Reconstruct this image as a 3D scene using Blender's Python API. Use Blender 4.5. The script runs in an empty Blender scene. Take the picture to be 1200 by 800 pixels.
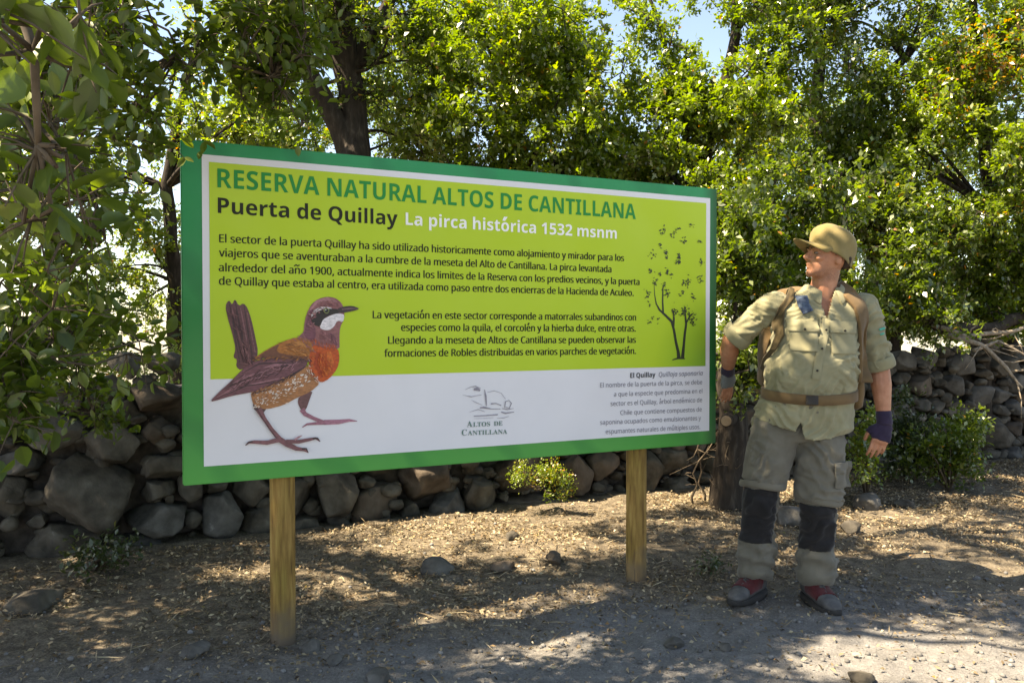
import bpy, bmesh, math, os
import numpy as np
from mathutils import Vector
from mathutils.bvhtree import BVHTree

rng = np.random.default_rng(11)
SC = bpy.context.scene
COL = SC.collection

# ------------------------------------------------------------------ camera, sky, sun, exposure
CAM_H, PITCH, FPX = 1.304, 0.019, 950.0
cam_data = bpy.data.cameras.new("camera")
cam_data.sensor_width = 36.0
cam_data.lens = 36.0 * FPX / 1200.0
cam_data.clip_start = 0.05
cam_data.clip_end = 3000.0
cam = bpy.data.objects.new("camera", cam_data)
COL.objects.link(cam)
cam.location = (0, 0, CAM_H)
cam.rotation_euler = (math.pi / 2 - PITCH, 0, 0)
SC.camera = cam

SUN = np.array([-0.86, -0.22, 1.32]); SUN /= np.linalg.norm(SUN)
SUN_EL = math.asin(SUN[2])
SUN_AZ = math.atan2(SUN[0], SUN[1])
world = bpy.data.worlds.new("World")
SC.world = world
world.use_nodes = True
wn = world.node_tree.nodes; wl = world.node_tree.links
sky = wn.new("ShaderNodeTexSky")
sky.sky_type = 'NISHITA'
sky.sun_disc = False
sky.sun_elevation = SUN_EL
sky.sun_rotation = SUN_AZ
sky.altitude = 1500.0
sky.dust_density = 2.0
wl.new(sky.outputs[0], wn["Background"].inputs[0])
wn["Background"].inputs[1].default_value = 0.10
sun_data = bpy.data.lights.new("sun", 'SUN')
sun_data.energy = 5.0
sun_data.angle = math.radians(0.53)
sun_data.color = (1.0, 0.93, 0.80)
sun = bpy.data.objects.new("sun", sun_data)
COL.objects.link(sun)
sun.rotation_euler = Vector(tuple(-SUN)).to_track_quat('-Z', 'Y').to_euler()
SC.view_settings.view_transform = 'Standard'
SC.view_settings.look = 'None'
SC.view_settings.exposure = 2.0
SC.view_settings.use_white_balance = True
SC.view_settings.white_balance_temperature = 8200.0
SC.view_settings.white_balance_tint = 12.0
SC.view_settings.gamma = 1.0
SC.render.engine = 'CYCLES'
SC.cycles.use_denoising = True
SC.cycles.max_bounces = 7
SC.cycles.diffuse_bounces = 4
SC.cycles.transmission_bounces = 4
SC.cycles.transparent_max_bounces = 4
SC.cycles.caustics_reflective = False
SC.cycles.caustics_refractive = False
SC.cycles.sample_clamp_indirect = 6.0

# ------------------------------------------------------------------ helpers
def unit(v):
    v = np.asarray(v, float)
    return v / (np.linalg.norm(v, axis=-1, keepdims=True) + 1e-12)

_TAB = np.random.default_rng(5).random((32, 32, 32))
def vnoise(p, scale=1.0, seed=0):
    p = np.asarray(p, float) * scale + seed * 7.31
    i = np.floor(p).astype(int); f = p - i
    f = f * f * (3 - 2 * f)
    out = 0
    for a in (0, 1):
        for b in (0, 1):
            for c in (0, 1):
                w = (f[..., 0] if a else 1 - f[..., 0]) * (f[..., 1] if b else 1 - f[..., 1]) * (f[..., 2] if c else 1 - f[..., 2])
                out = out + w * _TAB[(i[..., 0] + a) % 32, (i[..., 1] + b) % 32, (i[..., 2] + c) % 32]
    return out
def fbm(p, scale=1.0, octv=4, seed=0):
    s, a, t = 0, 1.0, 0
    for k in range(octv):
        s = s + a * vnoise(p, scale * 2 ** k, seed + k); t += a; a *= 0.5
    return s / t

def at(px, py, depth):
    """world point seen at a pixel of the photograph at that depth along the view axis"""
    X = (px - 600) / FPX; Y = (400 - py) / FPX
    return np.array([X * depth, depth * (math.cos(PITCH) + Y * math.sin(PITCH)), CAM_H + depth * (Y * math.cos(PITCH) - math.sin(PITCH))])
def on_ground(px, py, z=0.0):
    d = (CAM_H - z) / (math.sin(PITCH) - (400 - py) / FPX * math.cos(PITCH))
    return at(px, py, d)

def link(name, me, parent=None):
    o = bpy.data.objects.new(name, me)
    COL.objects.link(o)
    if parent is not None:
        o.parent = parent
    return o
def tag(o, label=None, cat=None, group=None, kind=None):
    if label: o["label"] = label
    if cat: o["category"] = cat
    if group: o["group"] = group
    if kind: o["kind"] = kind
    return o
def thing(name, loc, label, cat, group=None):
    o = bpy.data.objects.new(name, None)
    COL.objects.link(o)
    o.empty_display_size = 0.1
    o.location = tuple(loc)
    return tag(o, label, cat, group)

def np_mesh(name, V, quads=None, tris=None, attr=None, smooth=False, mats=(), col=None):
    """fast mesh from arrays; attr: per-face float 'tint'"""
    me = bpy.data.meshes.new(name)
    V = np.asarray(V, np.float32)
    me.vertices.add(len(V)); me.vertices.foreach_set("co", V.ravel())
    loops = []; starts = []; tot = 0
    if quads is not None and len(quads):
        q = np.asarray(quads, np.int32); loops.append(q.ravel()); starts.append(np.arange(len(q)) * 4); tot = q.size
    if tris is not None and len(tris):
        t = np.asarray(tris, np.int32); loops.append(t.ravel()); starts.append(tot + np.arange(len(t)) * 3)
    L = np.concatenate(loops).astype(np.int32); S = np.concatenate(starts).astype(np.int32)
    me.loops.add(len(L)); me.loops.foreach_set("vertex_index", L)
    me.polygons.add(len(S)); me.polygons.foreach_set("loop_start", S)
    me.update(calc_edges=True)
    if attr is not None:
        a = me.attributes.new("tint", 'FLOAT', 'FACE'); a.data.foreach_set("value", np.asarray(attr, np.float32))
    if col is not None:
        a = me.attributes.new("ink", 'FLOAT_COLOR', 'FACE'); a.data.foreach_set("color", np.asarray(col, np.float32).ravel())
    if smooth:
        me.polygons.foreach_set("use_smooth", np.ones(len(S), bool))
    for m in mats: me.materials.append(m)
    return me

class MB:
    """collects simple closed shapes into one mesh"""
    def __init__(s): s.V = []; s.F = []; s.n = 0; s.M = []; s.C = []
    def add(s, V, F, m=0, c=None):
        V = [tuple(map(float, v)) for v in V]
        s.V += V; s.F += [tuple(int(i) + s.n for i in f) for f in F]; s.M += [m] * len(F); s.C += [c] * len(F); s.n += len(V)
    def tube(s, P, R, n=8, m=0, flat=None, cap=True, up=None):
        P = np.asarray(P, float); k = len(P)
        R = np.broadcast_to(np.asarray(R, float), (k,)) if np.ndim(R) < 2 else np.asarray(R, float)
        T = np.zeros_like(P); T[1:-1] = P[2:] - P[:-2]; T[0] = P[1] - P[0]; T[-1] = P[-1] - P[-2]; T = unit(T)
        a = np.array(up, float) if up is not None else (np.array([0, 0, 1.0]) if abs(T[0][2]) < 0.9 else np.array([0, 1.0, 0]))
        V = []
        for i in range(k):
            u = a - T[i] * (a @ T[i]); u = unit(u); a = u
            w = np.cross(T[i], u)
            for j in range(n):
                t = 2 * math.pi * j / n
                ru, rw = (R[i], R[i]) if R.ndim == 1 else R[i]
                V.append(P[i] + u * math.cos(t) * ru + w * math.sin(t) * rw)
        F = []
        for i in range(k - 1):
            for j in range(n):
                F.append((i * n + j, i * n + (j + 1) % n, (i + 1) * n + (j + 1) % n, (i + 1) * n + j))
        if cap:
            F.append(tuple(range(n))[::-1]); F.append(tuple((k - 1) * n + j for j in range(n)))
        s.add(V, F, m)
    def ellipsoid(s, c, r, ax=None, m=0, nu=14, nv=10):
        A = np.eye(3) if ax is None else np.asarray(ax, float)
        V = []; F = []
        for i in range(nv + 1):
            p = math.pi * i / nv
            for j in range(nu):
                t = 2 * math.pi * j / nu
                l = np.array([math.sin(p) * math.cos(t) * r[0], math.sin(p) * math.sin(t) * r[1], math.cos(p) * r[2]])
                V.append(np.asarray(c) + A.T @ l)
        for i in range(nv):
            for j in range(nu):
                F.append((i * nu + j, (i + 1) * nu + j, (i + 1) * nu + (j + 1) % nu, i * nu + (j + 1) % nu))
        s.add(V, F, m)
    def loft(s, rings, m=0):
        n = len(rings[0]); V = [v for r in rings for v in r]; F = []
        for i in range(len(rings) - 1):
            for j in range(n):
                F.append((i * n + j, i * n + (j + 1) % n, (i + 1) * n + (j + 1) % n, (i + 1) * n + j))
        F.append(tuple(range(n))[::-1]); F.append(tuple((len(rings) - 1) * n + j for j in range(n)))
        s.add(V, F, m)
    def box(s, lo, hi, m=0, A=None, o=(0, 0, 0)):
        V = [np.array([x, y, z]) for z in (lo[2], hi[2]) for y in (lo[1], hi[1]) for x in (lo[0], hi[0])]
        if A is not None: V = [np.asarray(o) + np.asarray(A).T @ v for v in V]
        s.add(V, [(0, 2, 3, 1), (4, 5, 7, 6), (0, 1, 5, 4), (2, 6, 7, 3), (0, 4, 6, 2), (1, 3, 7, 5)], m)
    def mesh(s, name, mats=(), smooth=False):
        me = bpy.data.meshes.new(name)
        me.from_pydata(s.V, [], s.F)
        for m in mats: me.materials.append(m)
        if any(s.M): me.polygons.foreach_set("material_index", s.M)
        if any(c is not None for c in s.C):
            a = me.attributes.new("ink", 'FLOAT_COLOR', 'FACE')
            a.data.foreach_set("color", np.array([(c or (1, 1, 1)) + (1.0,) for c in s.C], np.float32).ravel())
        if smooth: me.polygons.foreach_set("use_smooth", [True] * len(me.polygons))
        me.update()
        return me
    def build(s, name, mat, parent=None, smooth=False):
        return link(name, s.mesh(name, [mat] if not isinstance(mat, (list, tuple)) else mat, smooth), parent)

def remeshed(mb, name, voxel, smooth_it=4, fac=0.5):
    """one continuous surface out of overlapping closed shapes"""
    me = mb.mesh("raw")
    bm = bmesh.new(); bm.from_mesh(me); bmesh.ops.recalc_face_normals(bm, faces=bm.faces); bm.to_mesh(me); bm.free()
    o = link("raw", me)
    r = o.modifiers.new("r", 'REMESH'); r.mode = 'VOXEL'; r.voxel_size = voxel
    if smooth_it:
        sm = o.modifiers.new("s", 'SMOOTH'); sm.iterations = smooth_it; sm.factor = fac
    dg = bpy.context.evaluated_depsgraph_get()
    out = bpy.data.meshes.new_from_object(o.evaluated_get(dg))
    out.name = name
    bpy.data.objects.remove(o)
    out.polygons.foreach_set("use_smooth", [True] * len(out.polygons))
    out.materials.clear()
    return out
def get_co(me):
    a = np.empty(len(me.vertices) * 3, np.float32); me.vertices.foreach_get("co", a); return a.reshape(-1, 3).astype(float)
def get_no(me):
    a = np.empty(len(me.vertices) * 3, np.float32); me.vertices.foreach_get("normal", a); return a.reshape(-1, 3).astype(float)
def set_co(me, V):
    me.vertices.foreach_set("co", np.asarray(V, np.float32).ravel()); me.update()

# ------------------------------------------------------------------ materials
def mat(name):
    m = bpy.data.materials.new(name); m.use_nodes = True
    return m, m.node_tree.nodes, m.node_tree.links, m.node_tree.nodes["Principled BSDF"]
def ramp(n, stops, interp='LINEAR'):
    r = n.new("ShaderNodeValToRGB"); e = r.color_ramp.elements; r.color_ramp.interpolation = interp
    while len(e) > 1: e.remove(e[-1])
    e[0].position = stops[0][0]; e[0].color = stops[0][1] + (1,)
    for p, c in stops[1:]:
        x = e.new(p); x.color = c + (1,)
    return r
def noise_node(n, l, scale, detail=4, rough=0.55, vec=None, coord="Object"):
    t = n.new("ShaderNodeTexCoord"); x = n.new("ShaderNodeTexNoise")
    x.inputs["Scale"].default_value = scale; x.inputs["Detail"].default_value = detail; x.inputs["Roughness"].default_value = rough
    if vec is not None:
        mp = n.new("ShaderNodeMapping"); mp.inputs["Scale"].default_value = vec
        l.new(t.outputs[coord], mp.inputs[0]); l.new(mp.outputs[0], x.inputs["Vector"])
    else:
        l.new(t.outputs[coord], x.inputs["Vector"])
    return x
def bump(n, l, b, h, strength=0.3, dist=0.01):
    x = n.new("ShaderNodeBump"); x.inputs["Strength"].default_value = strength; x.inputs["Distance"].default_value = dist
    l.new(h, x.inputs["Height"]); l.new(x.outputs[0], b.inputs["Normal"])
def noisy(name, stops, scale=8, rough=0.8, bstr=0.3, bdist=0.01, vec=None, detail=5, spec=0.3, bscale=None):
    m, n, l, b = mat(name)
    x = noise_node(n, l, scale, detail, vec=vec)
    r = ramp(n, stops); l.new(x.outputs[0], r.inputs[0]); l.new(r.outputs[0], b.inputs["Base Color"])
    b.inputs["Roughness"].default_value = rough; b.inputs["Specular IOR Level"].default_value = spec
    if bstr:
        y = noise_node(n, l, bscale, 4) if bscale else x
        bump(n, l, b, y.outputs[0], bstr, bdist)
    return m
def leaf_mat(name, stops, trans=0.48, gloss=0.09, grough=0.36):
    m = bpy.data.materials.new(name); m.use_nodes = True
    n = m.node_tree.nodes; l = m.node_tree.links
    n.remove(n["Principled BSDF"])
    a = n.new("ShaderNodeAttribute"); a.attribute_name = "tint"
    r = ramp(n, stops); l.new(a.outputs["Fac"], r.inputs[0])
    d = n.new("ShaderNodeBsdfDiffuse"); t = n.new("ShaderNodeBsdfTranslucent"); g = n.new("ShaderNodeBsdfGlossy")
    g.inputs["Roughness"].default_value = grough; g.inputs["Color"].default_value = (0.95, 0.97, 0.9, 1)
    h = n.new("ShaderNodeHueSaturation"); h.inputs["Saturation"].default_value = 1.1; h.inputs["Value"].default_value = 2.0; h.inputs["Hue"].default_value = 0.503
    l.new(r.outputs[0], d.inputs[0]); l.new(r.outputs[0], h.inputs["Color"]); l.new(h.outputs[0], t.inputs[0])
    m1 = n.new("ShaderNodeMixShader"); m1.inputs[0].default_value = trans
    l.new(d.outputs[0], m1.inputs[1]); l.new(t.outputs[0], m1.inputs[2])
    m2 = n.new("ShaderNodeMixShader"); m2.inputs[0].default_value = gloss
    l.new(m1.outputs[0], m2.inputs[1]); l.new(g.outputs[0], m2.inputs[2])
    l.new(m2.outputs[0], n["Material Output"].inputs[0])
    return m
GREEN = [(0.0, (0.040, 0.062, 0.010)), (0.35, (0.078, 0.12, 0.014)), (0.7, (0.13, 0.178, 0.02)), (0.94, (0.23, 0.24, 0.03)), (0.965, (0.32, 0.20, 0.025)), (1.0, (0.34, 0.12, 0.02))]
YGREEN = [(0.0, (0.07, 0.095, 0.012)), (0.4, (0.116, 0.172, 0.018)), (0.75, (0.182, 0.232, 0.025)), (0.92, (0.31, 0.29, 0.045)), (0.95, (0.36, 0.24, 0.03)), (1.0, (0.36, 0.14, 0.025))]
DGREEN = [(0.0, (0.020, 0.036, 0.010)), (0.5, (0.040, 0.062, 0.014)), (0.9, (0.075, 0.10, 0.02)), (1.0, (0.12, 0.12, 0.025))]
BIGGREEN = [(0.0, (0.040, 0.068, 0.010)), (0.5, (0.085, 0.125, 0.014)), (0.9, (0.16, 0.20, 0.03)), (1.0, (0.17, 0.18, 0.04))]
M_leaf = leaf_mat("leaf_green", GREEN)
M_yleaf = leaf_mat("leaf_yellow_green", YGREEN, trans=0.5)
M_dleaf = leaf_mat("leaf_dark_green", DGREEN, trans=0.35)
M_bigleaf = leaf_mat("leaf_broad", BIGGREEN, trans=0.42, gloss=0.05, grough=0.42)
M_bark = noisy("bark", [(0.3, (0.016, 0.012, 0.009)), (0.55, (0.036, 0.028, 0.021)), (0.78, (0.09, 0.074, 0.058))], 9, 0.9, 0.7, 0.02, vec=(3, 3, 0.8))
M_deadwood = noisy("dead_wood", [(0.3, (0.14, 0.11, 0.08)), (0.6, (0.30, 0.25, 0.19)), (0.8, (0.45, 0.39, 0.31))], 14, 0.85, 0.5, 0.006, vec=(3, 3, 1))
M_twig = noisy("twig", [(0.3, (0.06, 0.045, 0.03)), (0.7, (0.13, 0.10, 0.07))], 20, 0.85, 0.2, 0.004)
M_cutwood = noisy("cut_wood", [(0.3, (0.22, 0.15, 0.085)), (0.7, (0.36, 0.26, 0.16))], 20, 0.8, 0.2, 0.004)

# ------------------------------------------------------------------ ground
WALL = np.array([[-6.0, 2.78], [1.55, 6.45], [4.7, 7.75], [9.5, 9.6]])
def wall_side(x, y):
    """signed distance behind the wall line (positive beyond the wall)"""
    wy = np.interp(x, WALL[:, 0], WALL[:, 1], left=None, right=None)
    wy = np.where(x < WALL[0, 0], WALL[0, 1] + (x - WALL[0, 0]) * 0.486, wy)
    wy = np.where(x > WALL[-1, 0], WALL[-1, 1] + (x - WALL[-1, 0]) * 0.39, wy)
    return (y - wy) * 0.9
def road_y(x):
    return np.interp(x, [-6, -1.2, 0.6, 1.6, 3.2, 9], [1.6, 3.15, 3.95, 3.82, 3.75, 4.4])
def ground_z(x, y):
    s = wall_side(x, y)
    b = np.clip(s - 0.6, 0, 400)
    p = np.stack([x, y, x * 0], -1)
    z = -0.10 * b + 0.0
    near = np.exp(-((x - 0.3) ** 2 + (y - 4) ** 2) / 60.0)
    z = z + (fbm(p, 0.9, 3, 1) - 0.5) * 0.07 * near + (fbm(p, 5.0, 3, 2) - 0.5) * 0.06 * near
    # litter heaps a little against the wall, the road lies slightly lower
    z = z + 0.012 * np.exp(-(np.clip(-s, 0, 9) / 0.5) ** 2) * (s < 0.1)
    z = z - 0.015 * (1 / (1 + np.exp(-(road_y(x) - y) * 8)))
    return z
def axis(c0, c1, step, far, k=1.22):
    a = list(np.arange(c0, c1 + 1e-6, step)); s = step
    while a[-1] < far: s *= k; a.append(a[-1] + s)
    s = step
    while a[0] > -far: s *= k; a.insert(0, a[0] - s)
    return np.array(a)
gx = axis(-4.0, 6.0, 0.03, 420); gy = axis(1.6, 8.2, 0.03, 420)
GX, GY = np.meshgrid(gx, gy)
GZ = ground_z(GX, GY)
V = np.stack([GX.ravel(), GY.ravel(), GZ.ravel()], -1)
nx, ny = len(gx), len(gy)
I = (np.arange(ny - 1)[:, None] * nx + np.arange(nx - 1)[None]).ravel()
Q = np.stack([I, I + 1, I + nx + 1, I + nx], -1)
m, n, l, b = mat("earth_and_gravel")
big = noise_node(n, l, 1.6, 5); mid = noise_node(n, l, 14, 6, 0.65); fine = noise_node(n, l, 95, 4, 0.7)
lit = ramp(n, [(0.30, (0.045, 0.034, 0.025)), (0.45, (0.10, 0.082, 0.060)), (0.58, (0.215, 0.18, 0.13)), (0.72, (0.38, 0.33, 0.235))])
grv = ramp(n, [(0.28, (0.10, 0.096, 0.092)), (0.5, (0.18, 0.175, 0.17)), (0.68, (0.29, 0.282, 0.27)), (0.8, (0.40, 0.39, 0.375))])
mx = n.new("ShaderNodeMix"); mx.data_type = 'FLOAT'; mx.inputs[0].default_value = 0.55
l.new(mid.outputs[0], mx.inputs[2]); l.new(fine.outputs[0], mx.inputs[3])
l.new(mx.outputs[0], lit.inputs[0]); l.new(mx.outputs[0], grv.inputs[0])
at_ = n.new("ShaderNodeAttribute"); at_.attribute_name = "road"
ad = n.new("ShaderNodeMath"); ad.operation = 'MULTIPLY_ADD'; ad.inputs[1].default_value = 1.5; 
sb = n.new("ShaderNodeMath"); sb.operation = 'SUBTRACT'; sb.inputs[1].default_value = 0.5
l.new(big.outputs[0], sb.inputs[0]); l.new(sb.outputs[0], ad.inputs[0]); l.new(at_.outputs["Fac"], ad.inputs[2])
mr = n.new("ShaderNodeMapRange"); mr.inputs[1].default_value = 0.2; mr.inputs[2].default_value = 0.9
l.new(ad.outputs[0], mr.inputs[0])
cm = n.new("ShaderNodeMix"); cm.data_type = 'RGBA'
l.new(mr.outputs[0], cm.inputs[0]); l.new(lit.outputs[0], cm.inputs[6]); l.new(grv.outputs[0], cm.inputs[7])
l.new(cm.outputs[2], b.inputs["Base Color"]); b.inputs["Roughness"].default_value = 0.95; b.inputs["Specular IOR Level"].default_value = 0.15
bump(n, l, b, mx.outputs[0], 0.9, 0.02)
M_ground = m
me = np_mesh("ground", V, Q, smooth=True, mats=[M_ground])
ra = me.attributes.new("road", 'FLOAT', 'POINT')
ra.data.foreach_set("value", (1 / (1 + np.exp(-(road_y(V[:, 0]) - V[:, 1]) * 5))).astype(np.float32))
tag(link("ground", me), kind="structure")

# ------------------------------------------------------------------ dry-stone wall
M_stone = noisy("field_stone", [(0.28, (0.030, 0.027, 0.022)), (0.45, (0.068, 0.061, 0.050)), (0.58, (0.105, 0.094, 0.077)), (0.66, (0.13, 0.12, 0.10)), (0.74, (0.27, 0.26, 0.23))], 7, 0.92, 0.8, 0.012, detail=8, bscale=26, spec=0.2)
M_stone_b = noisy("field_stone_brown", [(0.28, (0.038, 0.029, 0.022)), (0.5, (0.098, 0.078, 0.060)), (0.66, (0.14, 0.115, 0.092)), (0.74, (0.26, 0.22, 0.18))], 6, 0.92, 0.8, 0.012, detail=8, bscale=22, spec=0.2)
M_stone_g = noisy("field_stone_grey", [(0.28, (0.042, 0.040, 0.037)), (0.5, (0.098, 0.094, 0.086)), (0.66, (0.14, 0.135, 0.125)), (0.74, (0.30, 0.29, 0.27))], 8, 0.92, 0.8, 0.012, detail=8, bscale=30, spec=0.2)
STONES = [M_stone, M_stone_b, M_stone_g]
_bm = bmesh.new(); bmesh.ops.create_icosphere(_bm, subdivisions=4, radius=1.0)
ICO4 = np.array([v.co[:] for v in _bm.verts]); ICO4F = np.array([[v.index for v in f.verts] for f in _bm.faces]); _bm.free()
_bm = bmesh.new(); bmesh.ops.create_icosphere(_bm, subdivisions=3, radius=1.0)
ICO3 = np.array([v.co[:] for v in _bm.verts]); ICO3F = np.array([[v.index for v in f.verts] for f in _bm.faces]); _bm.free()
_bm = bmesh.new(); bmesh.ops.create_icosphere(_bm, subdivisions=1, radius=1.0)
ICO1 = np.array([v.co[:] for v in _bm.verts]); ICO1F = np.array([[v.index for v in f.verts] for f in _bm.faces]); _bm.free()

def facet(P, r, cuts=7, lo=0.62, hi=0.95):
    """chop a unit lump with random planes so it reads as broken rock"""
    for _ in range(cuts):
        d = unit(r.normal(size=3)); h = r.uniform(lo, hi)
        k = P @ d - h
        P = P - np.where(k > 0, k, 0)[:, None] * d * 0.985
    return P
def rock_shape(r, size, base=ICO3, cuts=9):
    P = facet(base.copy(), r, cuts)
    P = P * (1 + (fbm(P, 2.2, 3, r.integers(50)) - 0.5)[:, None] * 0.28)
    return P * np.asarray(size)

wdir = unit(np.diff(WALL, axis=0)); wlen = np.linalg.norm(np.diff(WALL, axis=0), axis=1); wcum = np.concatenate([[0], np.cumsum(wlen)])
def wall_pt(s):
    k = int(np.clip(np.searchsorted(wcum, s) - 1, 0, len(wlen) - 1))
    p = WALL[k] + wdir[k] * (s - wcum[k]); d = wdir[k]
    return np.array([p[0], p[1], 0.0]), np.array([d[0], d[1], 0.0]), np.array([d[1], -d[0], 0.0])   # point, along, outward (to the road)
def wall_hit(px, py):
    """(s, z) on the wall face for a pixel of the photograph"""
    d = at(px, py, 1.0) - np.array([0, 0, CAM_H])
    for k in range(len(wlen)):
        A = np.array([[d[0], -wdir[k][0]], [d[1], -wdir[k][1]]])
        t, u = np.linalg.solve(A, WALL[k] )
        if -1e-6 <= u <= wlen[k] or k == len(wlen) - 1:
            return wcum[k] + u, CAM_H + d[2] * t, t
KNOWN = [  # px, py, width px, height px, material
    (100, 583, 112, 95, 0), (190, 618, 98, 52, 2), (20, 548, 56, 38, 2), (265, 612, 48, 62, 2), (8, 592, 44, 62, 0), (186, 510, 48, 42, 1), (186, 468, 82, 38, 1),
    (132, 522, 84, 46, 0), (192, 552, 62, 36, 0), (188, 582, 48, 28, 0), (70, 640, 120, 34, 0), (62, 512, 76, 46, 0), (150, 484, 40, 30, 0), (170, 650, 84, 22, 2), (226, 575, 34, 40, 0),
    (120, 460, 60, 34, 0), (60, 465, 60, 40, 0), (10, 490, 60, 50, 0), (300, 575, 40, 50, 0), (310, 622, 46, 36, 0),
    (452, 600, 72, 52, 1), (515, 562, 98, 58, 1), (537, 603, 52, 42, 2), (572, 588, 40, 58, 0), (630, 560, 74, 42, 1), (685, 560, 62, 46, 1), (640, 598, 112, 28, 1),
    (402, 580, 58, 62, 0), (352, 588, 46, 54, 0), (408, 622, 26, 26, 2), (492, 606, 24, 24, 2), (365, 625, 44, 26, 0), (722, 548, 40, 34, 1), (775, 560, 60, 50, 0), (722, 588, 44, 34, 0), (805, 545, 44, 36, 0), (810, 580, 44, 34, 0),
    (600, 520, 80, 34, 0), (700, 515, 60, 34, 0), (455, 548, 46, 36, 0),
    (1150, 430, 44, 30, 2), (1100, 452, 40, 24, 1), (1140, 452, 42, 24, 2), (1080, 425, 40, 26, 2), (1175, 468, 40, 32, 2), (1070, 490, 40, 40, 2), (1150, 485, 34, 30, 0), (1110, 420, 34, 24, 2), (1185, 510, 40, 40, 0), (1130, 515, 50, 40, 0), (1195, 430, 36, 30, 0), (1185, 400, 40, 24, 2),
]
def wall_top(s):
    return 1.06 + 0.05 * math.sin(s * 1.7) + 0.09 * (vnoise(np.array([s, 0.3, 0.7]), 1.3) - 0.5) + 0.10 * np.clip((s - 8.5) / 3, 0, 1)
seeds = []
for (px, py, w, h, mi) in KNOWN:
    s, z, dep = wall_hit(px, py)
    seeds.append([s, z, w / FPX * dep / 2 * 1.07, h / FPX * dep / 2, mi])
tries = 0
while tries < 9000:
    tries += 1
    s = rng.uniform(0.6, wcum[-1] - 0.2); z = rng.uniform(0.02, 1.08)
    a = rng.choice([0.22, 0.16, 0.11, 0.075], p=[0.2, 0.35, 0.3, 0.15]) * (1 if tries < 3000 else 0.6 if tries < 6000 else 0.4); hh = a * rng.uniform(0.55, 0.85)
    if z + hh * 0.6 > wall_top(s): continue
    ok = all(((s - q[0]) / (a + q[2])) ** 2 + ((z - q[1]) / (hh + q[3])) ** 2 > 0.78 for q in seeds)
    if ok: seeds.append([s, z, a, hh, int(rng.choice([0, 0, 1, 2]))])
wall = thing("stone_wall", wall_pt(5.0)[0], "low dry-stone wall of rough piled boulders behind the big sign", "wall")
W0 = np.array(wall.location)
small = []; parts = []
for q in seeds:
    s, z, a, hh, mi = q
    # convex cell: bounded by its neighbours (weighted) and by its own ellipse
    th = np.linspace(-math.pi, math.pi, 73)
    rad = 1.0 / np.sqrt((np.cos(th) / (a * 1.28)) ** 2 + (np.sin(th) / (hh * 1.28)) ** 2)
    for p in seeds:
        if p is q: continue
        ds, dz = p[0] - s, p[1] - z
        D = math.hypot(ds, dz)
        if D > 1.6: continue
        ux, uz = ds / D, dz / D
        mine = math.hypot(ux * a, uz * hh); their = math.hypot(ux * p[2], uz * p[3])
        cut = D * mine / (mine + their) - 0.005
        c = np.cos(th) * ux + np.sin(th) * uz
        rad = np.where(c > 0.02, np.minimum(rad, cut / np.maximum(c, 0.02)), rad)
    P = ICO4 if a > 0.1 else ICO3
    F = ICO4F if a > 0.1 else ICO3F
    r = np.random.default_rng(int(abs(s * 971 + z * 631) * 100))
    D = P.copy()
    ang = np.arctan2(D[:, 2], D[:, 0]); rho = np.sqrt(D[:, 0] ** 2 + D[:, 2] ** 2)
    rr = np.interp(ang, th, rad) * rho ** 0.5
    dep = min(0.26, 0.75 * (a + hh) / 2 + 0.05) * r.uniform(0.85, 1.15)
    yy = np.sign(D[:, 1]) * np.abs(D[:, 1]) ** 0.55 * dep
    L = np.stack([np.cos(ang) * rr, yy, np.sin(ang) * rr], -1)
    sc = np.array([np.ptp(L[:, 0]) / 2 + 1e-4, dep, np.ptp(L[:, 2]) / 2 + 1e-4])
    U = facet(L / sc, r, 16, 0.62, 1.0)
    U = U * (1 + (fbm(U, 1.7, 3, r.integers(60)) - 0.5)[:, None] * 0.16 + (fbm(U, 7.0, 3, r.integers(60)) - 0.5)[:, None] * 0.07)
    L = U * sc
    o, al, out = wall_pt(s)
    out0 = o + out * (-0.24 + r.uniform(-0.05, 0.05)) + np.array([0, 0, z])
    X = out0 + L[:, :1] * al + L[:, 1:2] * out + L[:, 2:3] * np.array([0, 0, 1.0])
    c = out0; 
    dpt = c[1]
    px = 600 + FPX * c[0] / max(dpt, .1); py = 400 - FPX * ((c[2] - CAM_H) / dpt + PITCH)
    hid = (225 < px < 830 and py < 560 - (px - 225) * 0.07 - 10) or px < -40 or px > 1240
    (small if (hid or a < 0.055) else parts).append((a * hh, X, F, mi))
parts.sort(key=lambda t: -t[0])
small += parts[100:]; parts = parts[:100]
for _, X, F, mi in parts:
    link("stone", np_mesh("stone", X - W0, tris=F, smooth=True, mats=[STONES[mi]]), wall)
for k in range(1100):            # chinking: small stones wedged in the joints
    s = rng.uniform(0.8, wcum[-1] - 0.3); z = rng.uniform(0.0, wall_top(s) - 0.06); q = rng.uniform(0.025, 0.06)
    o, al, out = wall_pt(s)
    X = rock_shape(rng, (q * rng.uniform(0.8, 1.5), q, q * rng.uniform(0.6, 1.0)), ICO3, 8)
    X = o + out * rng.uniform(-0.27, -0.17) + np.array([0, 0, z]) + X[:, :1] * al + X[:, 1:2] * out + X[:, 2:3] * np.array([0, 0, 1.0])
    small.append((0, X, ICO3F, 0))
VV = []; FF = []; off = 0
for _, X, F, mi in small:
    VV.append(X - W0); FF.append(F + off); off += len(X)
o = link("small_stones", np_mesh("small_stones", np.concatenate(VV), tris=np.concatenate(FF), smooth=True, mats=[M_stone]), wall); o["kind"] = "stuff"
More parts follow.
